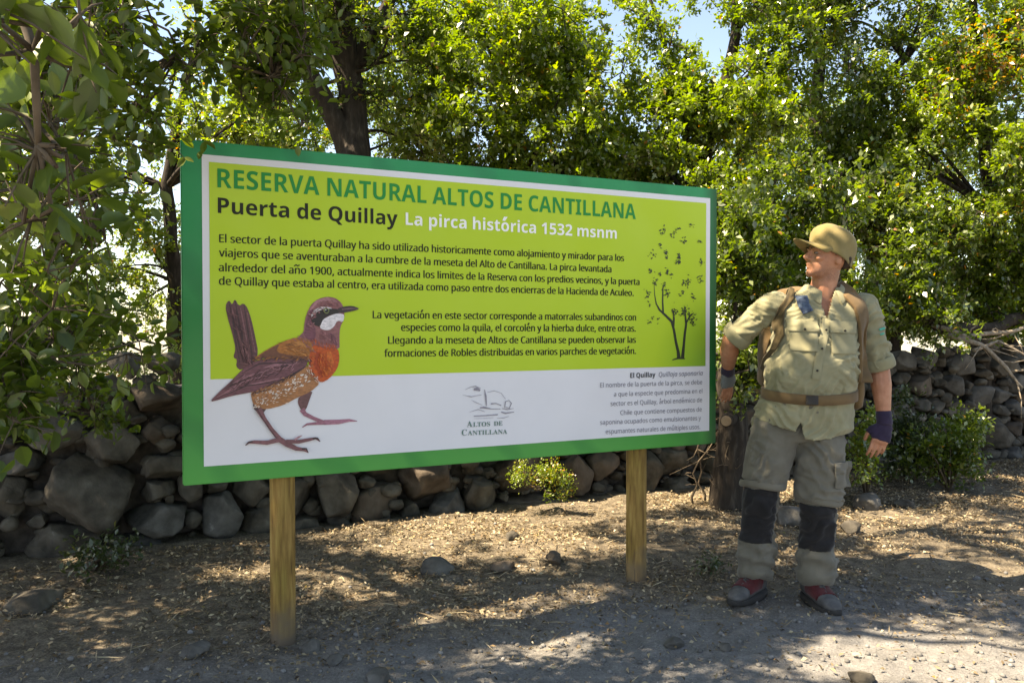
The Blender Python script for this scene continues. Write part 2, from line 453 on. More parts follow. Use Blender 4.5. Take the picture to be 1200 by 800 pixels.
# rubble core behind the face stones
mb = MB()
for k in range(len(wlen)):
    ss = np.linspace(wcum[k], wcum[k + 1], max(2, int(wlen[k] / 0.25)))
    for s0, s1 in zip(ss[:-1], ss[1:]):
        o, al, out = wall_pt((s0 + s1) / 2)
        A = np.stack([al, out, np.array([0, 0, 1.0])])
        mb.box((-(s1 - s0) / 2 - 0.01, -0.62, -0.3), ((s1 - s0) / 2 + 0.01, -0.36 + rng.uniform(-.03, .03), wall_top((s0 + s1) / 2) - 0.20 + rng.uniform(-.03, .03)), A=A, o=o - W0)
mb.build("rubble_core", noisy("rubble", [(0.3, (0.04, 0.034, 0.028)), (0.7, (0.12, 0.10, 0.085))], 12, 0.95, 0.9, 0.03), wall)

# ------------------------------------------------------------------ trees
def leaves(pos, dirs, length, width, r, bend=0.25, near=False):
    """leaf blades: folded rhombus (far) or pointed six-vertex blade (near). returns V, quads"""
    N = len(pos); d = unit(dirs)
    up = unit(np.stack([r.normal(size=N) * 0.55, r.normal(size=N) * 0.55, np.ones(N)], -1))
    side = unit(np.cross(d, up)); nrm = np.cross(side, d)
    Lg = (length * r.uniform(0.5, 1.4, N))[:, None]; Wd = Lg * (width / length) * r.uniform(0.85, 1.15, N)[:, None]
    fold = r.uniform(0.05, 0.35, N)[:, None] * Wd
    curl = r.uniform(-0.25, 0.1, N)[:, None] * Lg * bend * 2
    if not near:
        a = pos; bq = pos + d * Lg * 0.48 + side * Wd * 0.5 + nrm * fold; c = pos + d * Lg + nrm * curl; e = pos + d * Lg * 0.48 - side * Wd * 0.5 + nrm * fold
        V = np.stack([a, bq, c, e], 1).reshape(-1, 3)
        q = np.arange(N)[:, None] * 4 + np.arange(4)[None]
        return V, q
    pts = []
    for t, w in ((0, 0.0), (0.22, 0.36), (0.5, 0.5), (0.78, 0.33), (1.0, 0.0)):
        base = pos + d * Lg * t + nrm * curl * t * t
        if w == 0: pts.append(base)
        else:
            pts.append(base + side * Wd * w + nrm * fold); pts.append(base); pts.append(base - side * Wd * w + nrm * fold)
    V = np.stack(pts, 1).reshape(-1, 3)   # 0 base, 1..3, 4..6, 7..9, 10 tip
    q = np.array([[1, 2, 5, 4], [2, 3, 6, 5], [4, 5, 8, 7], [5, 6, 9, 8]])
    t3 = np.array([[0, 2, 1], [0, 3, 2], [7, 8, 10], [8, 9, 10]])
    off = np.arange(N)[:, None, None] * 11
    return V, (off + q).reshape(-1, 4), (off + t3).reshape(-1, 3)

def clump_leaves(C, R, per, length, width, r, near=False, droop=0.0, twigs=7):
    """sprays of leaves on twigs that radiate from every clump centre"""
    K = len(C)
    td = unit(r.normal(size=(K, twigs, 3)) + np.array([0, 0, 0.15 - droop]))
    tl = r.uniform(0.55, 1.15, (K, twigs)) * np.asarray(R).reshape(K, 1)
    k = np.repeat(np.arange(K), per); N = len(k)
    w = r.integers(0, twigs, N)
    t = np.sqrt(r.uniform(0.03, 1, N))
    D = td[k, w]
    pos = C[k] + D * (t * tl[k, w])[:, None] + r.normal(size=(N, 3)) * 0.022 - np.array([0, 0, 1.0]) * (t ** 2 * 0.12 * tl[k, w])[:, None]
    dirs = D * 0.65 + r.normal(size=(N, 3)) * 0.75 + np.array([0, 0, 0.1 - droop])
    out = leaves(pos, dirs, length, width, r, near=near)
    base = r.beta(2, 3, K)[k] * 0.6 + r.uniform(0, 0.36, N)
    rare = r.random(N) < 0.012
    return out, np.where(rare, r.uniform(0.94, 1, N), np.clip(base, 0, 0.93)), (td, tl)

def two_tone(t):
    return np.clip(np.repeat(t, 4) + np.tile([0.09, -0.05, 0.07, -0.07], len(t)), 0, 1)
def crown_clumps(ells, r, gap=0.42, nscale=0.9, seed=0):
    """clump centres inside ellipsoids (centre, radii, count), more towards the shell; noise leaves holes"""
    out = []
    for c, rad, cnt in ells:
        got = 0; tr = 0
        while got < cnt and tr < cnt * 40:
            tr += 1
            d = unit(r.normal(size=3)); q = r.uniform(0.15, 1) ** 0.45
            p = np.asarray(c) + d * q * np.asarray(rad)
            if vnoise(p, nscale, seed) < gap: continue
            out.append(p); got += 1
    return np.array(out)

def make_tree(name, label, cat, base, trunk, ells, material, per=170, R=0.33, leaf=(0.048, 0.026), group=None, gap=0.42, seed=0, limbs=26, keep=None, bark=M_bark, trunk_obj=True, near=False, nscale=0.9, tintshift=0.0, orange=None):
    r = np.random.default_rng(seed + 100)
    base = np.asarray(base, float)
    t = thing(name, base, label, cat, group)
    C = crown_clumps(ells, r, gap, nscale, seed)
    if keep is not None: C = C[keep(C)]
    Rr = R * r.uniform(0.7, 1.25, len(C))
    out, tint, (td, tl) = clump_leaves(C, Rr, per, leaf[0], leaf[1], r, near=near)
    tint = np.clip(tint + tintshift, 0, 1)
    if orange is not None:
        V = out[0]; step = 4 if not near else 11
        c0 = V[::step]
        hit = np.zeros(len(c0), bool)
        for oc, orad in orange: hit |= (np.linalg.norm(c0 - oc, axis=1) < orad) & (r.random(len(c0)) < 0.13)
        tint = np.where(hit, r.uniform(0.95, 1, len(c0)), tint)
    if near:
        V, q, t3 = out
        attr = np.concatenate([two_tone(tint), two_tone(tint)])
        me = np_mesh("crown", V - base, quads=q, tris=t3, attr=attr, mats=[material])
    else:
        V, q = out
        me = np_mesh("crown", V - base, quads=q, attr=tint, mats=[material])
    link("crown", me, t)
    if trunk_obj:
        mb = MB()
        for P, Rd in trunk:
            P = np.asarray(P, float); n = len(P)
            # wobble between the given points
            ts = np.linspace(0, n - 1, (n - 1) * 5 + 1)
            PP = np.stack([np.interp(ts, np.arange(n), P[:, i]) for i in range(3)], -1)
            RR = np.interp(ts, np.arange(n), Rd)
            PP = PP + (np.stack([vnoise(PP, 2.3, 11 + seed), vnoise(PP, 2.3, 23 + seed), vnoise(PP, 2.3, 37 + seed)], -1) - 0.5) * (RR[:, None] * 1.3)
            RR = RR * (0.9 + 0.25 * vnoise(PP, 5, seed))
            mb.tube(PP - base, RR, 10)
        nodes = np.concatenate([np.asarray(P, float) for P, _ in trunk])
        nodes = nodes[nodes[:, 2] > base[2] + 0.5] if (nodes[:, 2] > base[2] + 0.5).any() else nodes
        idx = r.permutation(len(C))[:limbs]
        for i in idx:
            c = C[i]
            w = np.linalg.norm(nodes - c, axis=1) + np.where(nodes[:, 2] > c[2], 0.8, 0)
            a = nodes[np.argmin(w)]
            mid = (a + c) / 2 + r.normal(size=3) * 0.12 + np.array([0, 0, 0.08])
            ts = np.linspace(0, 1, 7)[:, None]
            PP = (1 - ts) ** 2 * a + 2 * ts * (1 - ts) * mid + ts ** 2 * c
            L = np.linalg.norm(c - a)
            mb.tube(PP - base, np.linspace(min(0.05, 0.012 + 0.014 * L), 0.006, 7), 6)
        sub = r.permutation(len(C))[:min(len(C), 90)]
        for i in sub:      # twigs inside the clumps
            for w in range(4):
                mb.tube([C[i] - base, C[i] + td[i, w] * tl[i, w] * 0.5 - base, C[i] + td[i, w] * tl[i, w] * 0.9 - base - np.array([0, 0, 0.05])], [0.006, 0.004, 0.002], 4, cap=False)
        mb.build("trunk", bark, t, smooth=True)
    return t, C

def E(px, py, depth, rx, ry, cnt, rd=None):
    c = at(px, py, depth); k = depth / FPX
    return (c, (rx * k, rd if rd else 0.75 * (rx + ry) / 2 * k + 0.25, ry * k), cnt)
def gz(x, y): return float(ground_z(np.array(x, float), np.array(y, float)))
def foot(px, depth):
    p = at(px, 400, depth); return np.array([p[0], p[1], gz(p[0], p[1]) - 0.05])
def stem(px0, depth, pts, r0=0.11, r1=0.04):
    """trunk from the ground through the given pixels (px, py, depth)"""
    P = [foot(px0, depth)] + [at(*p) for p in pts]
    return (P, list(np.linspace(r0, r1, len(P))))

TG = "trees growing beyond the stone wall"
# dark forked tree behind the left half of the sign
make_tree("tree", "dark-trunked forked tree rising behind the sign's top edge left of centre", "tree", foot(415, 6.7),
          [stem(418, 6.7, [(415, 300, 6.7), (412, 180, 6.7), (408, 80, 6.7), (395, -40, 6.6), (380, -180, 6.5)], 0.17, 0.07),
           ([at(410, 190, 6.7), at(380, 120, 6.6), at(355, 70, 6.5), at(325, 0, 6.4)], [0.10, 0.09, 0.07, 0.04]),
           ([at(409, 90, 6.7), at(440, 30, 6.8), at(480, -40, 6.9)], [0.07, 0.06, 0.03])],
          [E(440, 30, 6.9, 80, 50, 26), E(465, 140, 7.1, 50, 45, 14), E(320, -10, 6.4, 70, 45, 20), E(330, 110, 7.0, 45, 40, 10), E(390, 20, 6.9, 50, 40, 12)], M_leaf, seed=1, per=190, gap=0.42, group=TG)
make_tree("tree", "dense sunlit yellow-green tree behind the middle of the sign", "tree", foot(590, 7.3),
          [stem(590, 7.3, [(595, 250, 7.3), (590, 120, 7.3), (600, 0, 7.3), (610, -120, 7.3)], 0.14, 0.05)],
          [E(585, 60, 7.2, 105, 90, 95), E(545, 165, 7.0, 75, 60, 50), E(660, 150, 7.1, 75, 80, 64), E(690, 190, 7.3, 50, 40, 24), E(640, 40, 7.3, 60, 70, 40), E(610, 250, 7.3, 120, 60, 40)], M_yleaf, seed=2, per=215, gap=0.34, nscale=1.5, R=0.27, group=TG)
make_tree("tree", "loose sunlit tree with sky gaps behind the sign's right end", "tree", foot(800, 7.6),
          [stem(805, 7.6, [(812, 250, 7.6), (840, 130, 7.6), (862, 40, 7.6), (868, -90, 7.6)], 0.065, 0.04), ([at(815, 240, 7.6), at(800, 120, 7.5), at(770, 20, 7.5), at(745, -40, 7.5)], [0.035, 0.025, 0.018, 0.010])],
          [E(800, 150, 7.5, 65, 60, 40), E(865, 150, 7.4, 70, 65, 46), E(760, 200, 7.4, 65, 45, 34), E(725, 175, 7.6, 30, 40, 12), E(830, 235, 7.3, 70, 45, 32), E(900, 40, 7.6, 55, 55, 26), E(775, 60, 7.6, 40, 26, 7), E(792, 112, 7.5, 28, 36, 13), E(745, 105, 7.6, 24, 36, 8), E(900, 105, 7.6, 48, 42, 22), E(740, 20, 7.6, 30, 28, 6), E(850, -40, 7.6, 100, 30, 16)], M_yleaf, seed=3, per=200, gap=0.34, nscale=1.5, group=TG, R=0.25)
make_tree("tree", "dark leafy tree with a stubby cut trunk just behind the man", "tree", on_ground(852, 596),
          [([on_ground(850, 596) - (0, 0, 0.05), at(853, 520, 5.75), at(856, 455, 5.78), at(862, 410, 5.9), at(880, 340, 6.2), at(905, 260, 6.4)], [0.125, 0.105, 0.085, 0.06, 0.045, 0.03]),
           ([at(852, 470, 5.75), at(880, 430, 5.8), at(915, 390, 6.0)], [0.07, 0.045, 0.025])],
          [E(890, 330, 6.2, 50, 90, 42, 0.5), E(935, 240, 6.4, 80, 50, 40, 0.6), E(960, 350, 6.5, 70, 80, 45, 0.6), E(872, 420, 5.8, 22, 45, 16, 0.3), E(866, 300, 5.8, 34, 70, 36, 0.35)], M_leaf, seed=4, per=180, gap=0.32, R=0.24)
make_tree("tree", "tall dark gappy tree rising above the man's cap", "tree", foot(1000, 8.2),
          [stem(1000, 8.2, [(985, 260, 8.2), (960, 150, 8.2), (955, 30, 8.2), (960, -90, 8.2)], 0.09, 0.045), ([at(970, 180, 8.2), at(1010, 120, 8.2), at(1060, 70, 8.2), at(1100, 10, 8.2)], [0.07, 0.06, 0.045, 0.03])],
          [E(975, 110, 8.0, 55, 50, 24), E(1010, 180, 8.0, 60, 45, 32), E(970, 200, 8.0, 50, 40, 24), E(1030, 30, 8.1, 80, 40, 30), E(950, 20, 8.1, 50, 50, 24), E(1000, -40, 8.1, 110, 30, 20), E(1060, 110, 8.1, 50, 35, 14)], M_leaf, seed=5, per=185, gap=0.34, R=0.28, group=TG)
make_tree("tree", "broad yellow-green tree with orange leaf patches at the right edge", "tree", foot(1140, 7.9),
          [stem(1150, 8.0, [(1160, 250, 8.0), (1150, 120, 8.0), (1140, 0, 8.0), (1130, -100, 8.0)], 0.07, 0.03)],
          [E(1150, 60, 7.8, 75, 75, 52), E(1085, 190, 7.6, 65, 55, 44), E(1100, 110, 7.8, 50, 50, 26), E(1170, 210, 7.5, 60, 60, 40), E(1200, 110, 7.7, 60, 90, 40), E(1150, -30, 7.9, 100, 30, 22), E(1250, 100, 8.0, 70, 150, 50)], M_yleaf, seed=6, per=180, gap=0.36, nscale=1.5, group=TG, R=0.26,
          orange=[(at(1150, 45, 7.4), 0.35), (at(1120, 115, 7.4), 0.28), (at(1185, 255, 7.1), 0.2), (at(1190, 60, 7.4), 0.4), (at(1170, 90, 7.4), 0.25)])
make_tree("tree", "shaded dark green bushy tree overhanging the wall beside the man's shoulder", "tree", foot(1040, 7.6),
          [stem(1040, 7.7, [(1045, 380, 7.7), (1040, 320, 7.7), (1050, 240, 7.7)], 0.09, 0.04)],
          [E(1040, 300, 7.3, 60, 60, 48), E(1060, 360, 7.2, 45, 35, 26), E(1110, 310, 8.3, 50, 45, 34), E(1085, 368, 8.4, 60, 18, 20, .3), E(1020, 250, 7.5, 50, 45, 30), E(1090, 270, 7.5, 50, 40, 26)], M_leaf, seed=7, per=170, gap=0.33, nscale=1.5, group=TG, R=0.26)
make_tree("tree", "bright green low tree over the wall at the far right", "tree", foot(1190, 8.4),
          [stem(1185, 8.4, [(1185, 360, 8.3), (1180, 300, 8.2), (1175, 240, 8.2)], 0.08, 0.04)],
          [E(1170, 310, 8.0, 50, 50, 36), E(1215, 300, 8.0, 50, 70, 34), E(1160, 362, 8.0, 60, 22, 24), E(1230, 200, 8.2, 50, 60, 26)], M_yleaf, seed=8, per=180, gap=0.32, group=TG, R=0.27)
make_tree("tree", "pale sunlit small-leaved tree seen between the broad leaves and the sign's left edge", "tree", foot(200, 9.0),
          [stem(205, 9.0, [(205, 330, 9.0), (195, 220, 9.0), (215, 120, 9.0), (230, 60, 9.0)], 0.10, 0.03)],
          [E(240, 150, 9.0, 60, 32, 26), E(185, 270, 9.0, 34, 60, 20), E(150, 200, 9.0, 55, 40, 14), E(200, 370, 9.0, 30, 40, 7), E(165, 330, 9.0, 50, 55, 20), E(290, 140, 9.0, 50, 40, 20), E(230, 60, 9.2, 60, 40, 12)], M_yleaf, seed=9, per=150, gap=0.38, R=0.27, group=TG, leaf=(0.05, 0.028), tintshift=0.12)
make_tree("tree", "bushy green tree behind the wall at the far left", "tree", foot(40, 7.5),
          [stem(40, 7.5, [(45, 380, 7.5), (60, 280, 7.5), (50, 180, 7.5)], 0.10, 0.04)],
          [E(40, 250, 7.4, 80, 90, 36), E(20, 380, 7.2, 70, 50, 26), E(110, 330, 7.4, 40, 50, 10), E(90, 420, 7.2, 50, 25, 10), E(30, 100, 7.6, 80, 70, 26), E(170, 425, 7.6, 40, 14, 5), E(-70, 200, 7.5, 90, 200, 60)], M_leaf, seed=10, per=170, gap=0.36, R=0.27, group=TG)
# farther trees down the slope that close the gaps between the nearer ones
FT = [(330, 160, 11.5, 60, 60, 40), (530, 130, 12.5, 125, 140, 170), (690, 230, 12.0, 90, 70, 70), (890, 210, 12.5, 110, 90, 95), (1020, 190, 13.0, 90, 100, 80), (1160, 180, 12.5, 110, 170, 160)]
FL = ["left of the dark forked trunk", "right of the dark forked trunk", "beneath the sky gap above the sign", "behind the sign's right corner", "far behind the man's cap and shoulder", "behind the orange-leaved tree"]
for i, (px, py, d, rx, ry, cnt) in enumerate(FT):
    make_tree("tree", "distant olive-green tree down the slope, " + FL[i], "tree", foot(px, d),
              [stem(px, d, [(px, py + ry, d), (px + 10, py, d), (px - 5, py - ry * 0.7, d)], 0.16, 0.05)],
              [E(px, py, d, rx, ry, cnt), E(px, py + ry, d, rx * 0.9, 60, cnt // 2)], M_leaf if i % 2 else M_yleaf, seed=20 + i, per=190, gap=0.34, R=0.42, leaf=(0.06, 0.034), group="distant trees down the slope", limbs=14)

# the broad-leaved tree at the left whose boughs hang over the road: crown above the view is shaped to cast shade, gaps cut for sun patches
PATCH = [  # ellipses of sun on the ground: px, py, rx, ry in the photograph, share of leaf clumps left
    (1110, 625, 125, 36, .10), (1140, 775, 230, 34, .0), (625, 742, 75, 13, .15), (580, 638, 140, 18, .12), (420, 692, 95, 11, .12), (300, 668, 100, 8, .18), (150, 682, 70, 6, .28), (490, 735, 90, 10, .25), (200, 722, 70, 6, .4), (720, 630, 50, 8, .4), (700, 690, 50, 7, .3), (410, 742, 40, 5, .3), (940, 658, 55, 14, .1), (1010, 590, 50, 10, .2), (830, 640, 30, 8, .4), (1050, 520, 60, 20, .3)]
GP = []
for (px, py, rx, ry, pk) in PATCH:
    c = on_ground(px, py); a = on_ground(px + rx, py); bq = on_ground(px, py - ry)
    GP.append((c[0], c[1], abs(a[0] - c[0]), abs(bq[1] - c[1]), pk))
GP += [(-0.08, 2.28, 0.5, 0.3, 0.3), (0.2, 3.0, 0.4, 0.2, 0.3), (2.26, 4.05, 0.40, 0.22, 0.36), (2.56, 4.15, 0.20, 0.13, 0.0), (1.75, 3.35, 0.45, 0.22, 0.0)]
def sun_ground(P):
    t = P[:, 2] / SUN[2]
    return P[:, :2] - SUN[None, :2] * t[:, None]
def shade_keep(C):
    g = sun_ground(C)
    k = np.ones(len(C), bool)
    rk = np.random.default_rng(4).random(len(C))
    for (x, y, rx, ry, pk) in GP:
        k &= (((g[:, 0] - x) / (rx + 0.04)) ** 2 + ((g[:, 1] - y) / (ry + 0.04)) ** 2 > 1) | (rk < pk)
    # the man's upper body catches broken sun
    return k
tb = np.array([-3.3, 2.3, 0.0])
big_tree, _ = make_tree("overhanging_tree", "large broad-leaved tree at the left with boughs arching over the road and sign", "tree", tb,
          [([tb - (0, 0, .1), tb + (0.1, 0.1, 1.2), tb + (0.3, 0.2, 2.2), tb + (0.7, 0.4, 3.1), tb + (1.4, 0.7, 3.9)], [0.22, 0.18, 0.15, 0.10, 0.05]),
           ([tb + (0.3, 0.2, 2.2), tb + (1.0, 1.0, 3.0), tb + (2.0, 1.6, 3.7), tb + (3.2, 2.1, 4.1)], [0.10, 0.08, 0.06, 0.03]),
           ([tb + (0.2, 0.15, 1.9), tb + (0.6, -0.4, 2.7), tb + (1.2, -1.0, 3.4)], [0.09, 0.07, 0.03])],
          [((-2.4, 2.8, 4.2), (1.7, 1.7, 0.7), 420), ((-0.9, 3.7, 4.5), (1.9, 1.5, 0.5), 480), ((-2.0, 0.9, 3.9), (1.8, 1.2, 0.6), 190), ((-3.8, 3.0, 3.6), (1.3, 1.8, 1.0), 330), ((-4.6, 4.2, 3.2), (0.9, 1.2, 1.0), 150), ((-3.1, 2.5, 2.5), (0.8, 1.3, 0.7), 150), ((-2.6, 0.8, 2.9), (0.9, 0.9, 0.5), 90), ((0.6, 4.2, 4.9), (1.6, 1.5, 0.4), 330), ((-0.2, 1.7, 4.3), (1.5, 1.1, 0.4), 200)],
          M_bigleaf, per=85, R=0.22, leaf=(0.055, 0.032), seed=40, gap=0.24, keep=shade_keep, limbs=40)

# its low boughs near the camera: each a branch part of the same tree, with its leaves as a sub-part
def bough(ells, per, R, leaf, seed, limb, gap=0.25):
    r = np.random.default_rng(seed)
    C = crown_clumps(ells, r, gap, 2.0, seed)
    out, tint, (td, tl) = clump_leaves(C, R * r.uniform(0.7, 1.2, len(C)), per, leaf[0], leaf[1], r, near=True, droop=0.12, twigs=6)
    V, q, t3 = out
    limb = [tb + np.array([0.25, 0.18, 1.9])] + list(limb)
    mb = MB()
    mb.tube(np.asarray(limb) - tb, [0.030, 0.020] + list(np.linspace(0.011, 0.005, len(limb) - 2)), 7)
    nodes = np.asarray(limb)[1:]
    for i in range(len(C)):
        a = nodes[np.argmin(np.linalg.norm(nodes - C[i], axis=1))]
        mid = (a + C[i]) / 2 + r.normal(size=3) * 0.03
        mb.tube([a - tb, mid - tb, C[i] - tb], [0.005, 0.004, 0.003], 5)
        for w in range(6):
            e = C[i] + td[i, w] * tl[i, w]
            mb.tube([C[i] - tb, (C[i] + e) / 2 - tb, e - tb - np.array([0, 0, 0.1 * tl[i, w]])], [0.0026, 0.002, 0.0012], 4, cap=False)
    br = mb.build("branch", M_twig, big_tree, smooth=True)
    link("foliage", np_mesh("foliage", V - tb, quads=q, tris=t3, attr=np.concatenate([two_tone(tint)] * 2), smooth=True, mats=[M_bigleaf]), br)
bough([E(30, 20, 1.15, 70, 50, 5, .12), E(30, 140, 1.25, 45, 80, 4, .15), E(10, 230, 1.3, 30, 40, 2, .1)], 10, 0.12, (0.062, 0.034), 51,
      [np.array([-2.6, 2.0, 2.6]), at(-60, -200, 1.5), at(0, -60, 1.3), at(40, 60, 1.2), at(45, 170, 1.25)])
bough([E(60, 230, 2.0, 80, 125, 14, .3), E(95, 100, 2.3, 75, 75, 13, .3), E(30, 60, 2.0, 90, 80, 10, .3), E(25, 320, 2.1, 50, 60, 6, .25)], 40, 0.17, (0.043, 0.023), 52,
      [np.array([-2.7, 2.3, 2.4]), at(-80, 20, 2.2), at(20, 120, 2.1), at(90, 180, 2.1), at(120, 260, 2.1)])
bough([E(165, 50, 2.7, 85, 60, 17, .3), E(290, 45, 2.9, 75, 50, 18, .25), E(350, 20, 3.0, 50, 50, 10, .2), E(145, 140, 2.7, 45, 50, 9, .2), E(300, 105, 2.98, 45, 20, 6, .08), E(350, 140, 3.0, 8, 10, 1, .05)], 50, 0.15, (0.043, 0.025), 53,
      [np.array([-2.9, 2.6, 2.9]), at(0, -60, 2.7), at(110, 20, 2.7), at(210, 60, 2.75), at(320, 90, 2.95)])
bough([E(15, 470, 2.4, 50, 35, 8, .2), E(30, 400, 2.5, 60, 40, 9, .2), E(110, 400, 3.0, 50, 50, 8, .25)], 34, 0.15, (0.058, 0.034), 54,
      [np.array([-2.8, 2.4, 1.9]), at(-90, 300, 2.5), at(-20, 370, 2.45), at(40, 420, 2.5)])
bough([E(112, 480, 3.7, 28, 28, 6, .12), E(70, 440, 3.6, 40, 25, 5, .15)], 40, 0.13, (0.042, 0.026), 55,
      [np.array([-3.0, 2.7, 2.0]), at(-40, 330, 3.4), at(40, 400, 3.55), at(95, 450, 3.65), at(112, 485, 3.7)])

# ------------------------------------------------------------------ the sign board
SBL = np.array([-1.2665, 3.1107, 0.689]); SYAW = 0.4519; SW, SH = 2.5988, 1.33
SD = np.array([math.cos(SYAW), math.sin(SYAW), 0.0]); SN = np.array([math.sin(SYAW), -math.cos(SYAW), 0.0]); SU = np.array([0, 0, 1.0])
sroot = SBL + SD * SW / 2; sroot = np.array([sroot[0], sroot[1], 0.0])
sign = thing("sign_board", sroot, "large green and lime nature reserve sign with a painted bird on two wooden posts", "sign")
def homography(src, dst):
    A = []; bb = []
    for (x, y), (u, v) in zip(src, dst):
        A.append([x, y, 1, 0, 0, 0, -u * x, -u * y]); bb.append(u)
        A.append([0, 0, 0, x, y, 1, -v * x, -v * y]); bb.append(v)
    return np.append(np.linalg.solve(np.array(A, float), np.array(bb, float)), 1).reshape(3, 3)
HM = homography([(208, 162), (843, 222), (837, 522), (218, 567)], [(0, SH), (SW, SH), (SW, 0), (0, 0)])
def uv(px, py):
    h = HM @ np.array([px, py, 1.0]); return h[:2] / h[2]
def on_sign(u, v, lift=0.0):
    return SBL + SD * u + SU * v + SN * lift - sroot

# materials of the print
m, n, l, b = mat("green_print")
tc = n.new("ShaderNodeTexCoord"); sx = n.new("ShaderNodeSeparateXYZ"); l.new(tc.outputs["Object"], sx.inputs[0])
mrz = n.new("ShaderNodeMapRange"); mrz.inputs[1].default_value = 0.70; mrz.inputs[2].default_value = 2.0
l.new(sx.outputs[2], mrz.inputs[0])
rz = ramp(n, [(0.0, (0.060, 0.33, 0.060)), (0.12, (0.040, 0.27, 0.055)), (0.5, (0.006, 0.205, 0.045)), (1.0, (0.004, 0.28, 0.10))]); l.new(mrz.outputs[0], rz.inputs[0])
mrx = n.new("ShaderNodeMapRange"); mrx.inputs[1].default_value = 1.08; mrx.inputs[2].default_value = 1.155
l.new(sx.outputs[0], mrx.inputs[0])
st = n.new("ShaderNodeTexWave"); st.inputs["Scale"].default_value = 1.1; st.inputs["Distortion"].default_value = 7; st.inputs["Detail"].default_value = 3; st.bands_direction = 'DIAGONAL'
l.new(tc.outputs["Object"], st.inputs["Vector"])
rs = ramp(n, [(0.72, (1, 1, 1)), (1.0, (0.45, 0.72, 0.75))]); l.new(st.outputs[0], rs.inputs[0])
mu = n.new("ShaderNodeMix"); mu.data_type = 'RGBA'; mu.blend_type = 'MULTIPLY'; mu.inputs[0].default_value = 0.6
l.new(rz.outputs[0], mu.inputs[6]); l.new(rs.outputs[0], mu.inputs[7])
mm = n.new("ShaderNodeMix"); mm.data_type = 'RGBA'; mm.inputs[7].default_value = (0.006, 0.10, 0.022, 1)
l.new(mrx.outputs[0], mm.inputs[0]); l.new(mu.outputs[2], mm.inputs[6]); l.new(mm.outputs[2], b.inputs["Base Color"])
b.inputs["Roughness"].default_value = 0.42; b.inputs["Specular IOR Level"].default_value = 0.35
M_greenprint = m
def slack(m):
    n, l = m.node_tree.nodes, m.node_tree.links; b = n['Principled BSDF']
    x = noise_node(n, l, 2.2, 3, 0.5, vec=(1.6, 1.6, 0.8)); bump(n, l, b, x.outputs[0], 0.35, 0.02)
    y = noise_node(n, l, 5.0, 5, 0.65); r = ramp(n, [(0.35, (0.36,) * 3), (0.7, (0.60,) * 3)]); l.new(y.outputs[0], r.inputs[0]); l.new(r.outputs[0], b.inputs['Roughness'])
slack(M_greenprint)
def plain(name, c, rough=0.45, spec=0.3, var=0.06, scale=3):
    return noisy(name, [(0.3, tuple(x * (1 - var) for x in c)), (0.7, tuple(min(1, x * (1 + var)) for x in c))], scale, rough, 0.0, spec=spec)
M_white = plain("white_print", (0.74, 0.735, 0.77), var=0.03)
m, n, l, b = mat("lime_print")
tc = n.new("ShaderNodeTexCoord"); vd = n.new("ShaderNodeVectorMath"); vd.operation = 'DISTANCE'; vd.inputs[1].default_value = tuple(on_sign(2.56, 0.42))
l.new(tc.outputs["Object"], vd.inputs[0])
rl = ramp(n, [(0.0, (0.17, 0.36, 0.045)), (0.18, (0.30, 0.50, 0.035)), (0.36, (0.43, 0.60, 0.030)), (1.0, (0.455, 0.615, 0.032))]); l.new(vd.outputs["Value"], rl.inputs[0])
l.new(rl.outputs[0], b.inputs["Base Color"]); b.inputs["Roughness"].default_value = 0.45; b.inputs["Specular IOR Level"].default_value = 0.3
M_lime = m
slack(M_lime); slack(M_white)
def ink(name, c): return plain(name, c, 0.5, 0.2, 0.05)
M_inkgreen = ink("ink_green", (0.012, 0.26, 0.055)); M_inkdark = ink("ink_dark", (0.022, 0.024, 0.012)); M_inkwhite = ink("ink_white", (0.90, 0.90, 0.88)); M_inkgrey = ink("ink_grey", (0.20, 0.19, 0.23)); M_inkblack = ink("ink_black", (0.03, 0.03, 0.035)); M_inkteal = ink("ink_teal", (0.13, 0.22, 0.19))
m, n, l, b = mat("picture_ink")
a = n.new("ShaderNodeAttribute"); a.attribute_name = "ink"
nz = noise_node(n, l, 60, 4, 0.7, vec=(1, 1, 2.2)); rr_ = ramp(n, [(0.3, (0.62, 0.62, 0.62)), (0.7, (1.25, 1.2, 1.2))]); l.new(nz.outputs[0], rr_.inputs[0])
mu = n.new("ShaderNodeMix"); mu.data_type = 'RGBA'; mu.blend_type = 'MULTIPLY'; mu.inputs[0].default_value = 1.0
l.new(a.outputs["Color"], mu.inputs[6]); l.new(rr_.outputs[0], mu.inputs[7]); l.new(mu.outputs[2], b.inputs["Base Color"]); b.inputs["Roughness"].default_value = 0.5
M_picture = m

# board, with slightly eased corners
Aface = np.stack([SD, SN, SU])
bm = bmesh.new()
mb = MB(); mb.box((0, -0.032, 0), (SW, 0, SH), A=Aface, o=on_sign(0, 0))
me = mb.mesh("panel", [M_greenprint]); bm.from_mesh(me); bmesh.ops.bevel(bm, geom=bm.edges[:], offset=0.004, segments=2, affect='EDGES'); bmesh.ops.recalc_face_normals(bm, faces=bm.faces); bm.to_mesh(me); bm.free()
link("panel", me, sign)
def sheet(name, pts, lift, material, res=1):
    V = [on_sign(u, v, lift) for u, v in pts]
    me = bpy.data.meshes.new(name); me.from_pydata([tuple(v) for v in V], [], [tuple(range(len(V)))]); me.materials.append(material); me.update()
    return link(name, me, sign)
def rect(px):
    P = np.array([uv(*p) for p in px]); u0, u1 = (P[0, 0] + P[3, 0]) / 2, (P[1, 0] + P[2, 0]) / 2; v1, v0 = (P[0, 1] + P[1, 1]) / 2, (P[2, 1] + P[3, 1]) / 2
    return u0, u1, v0, v1
wu0, wu1, wv0, wv1 = rect([(233, 176.5), (836, 236.5), (827, 508), (241.5, 544)])
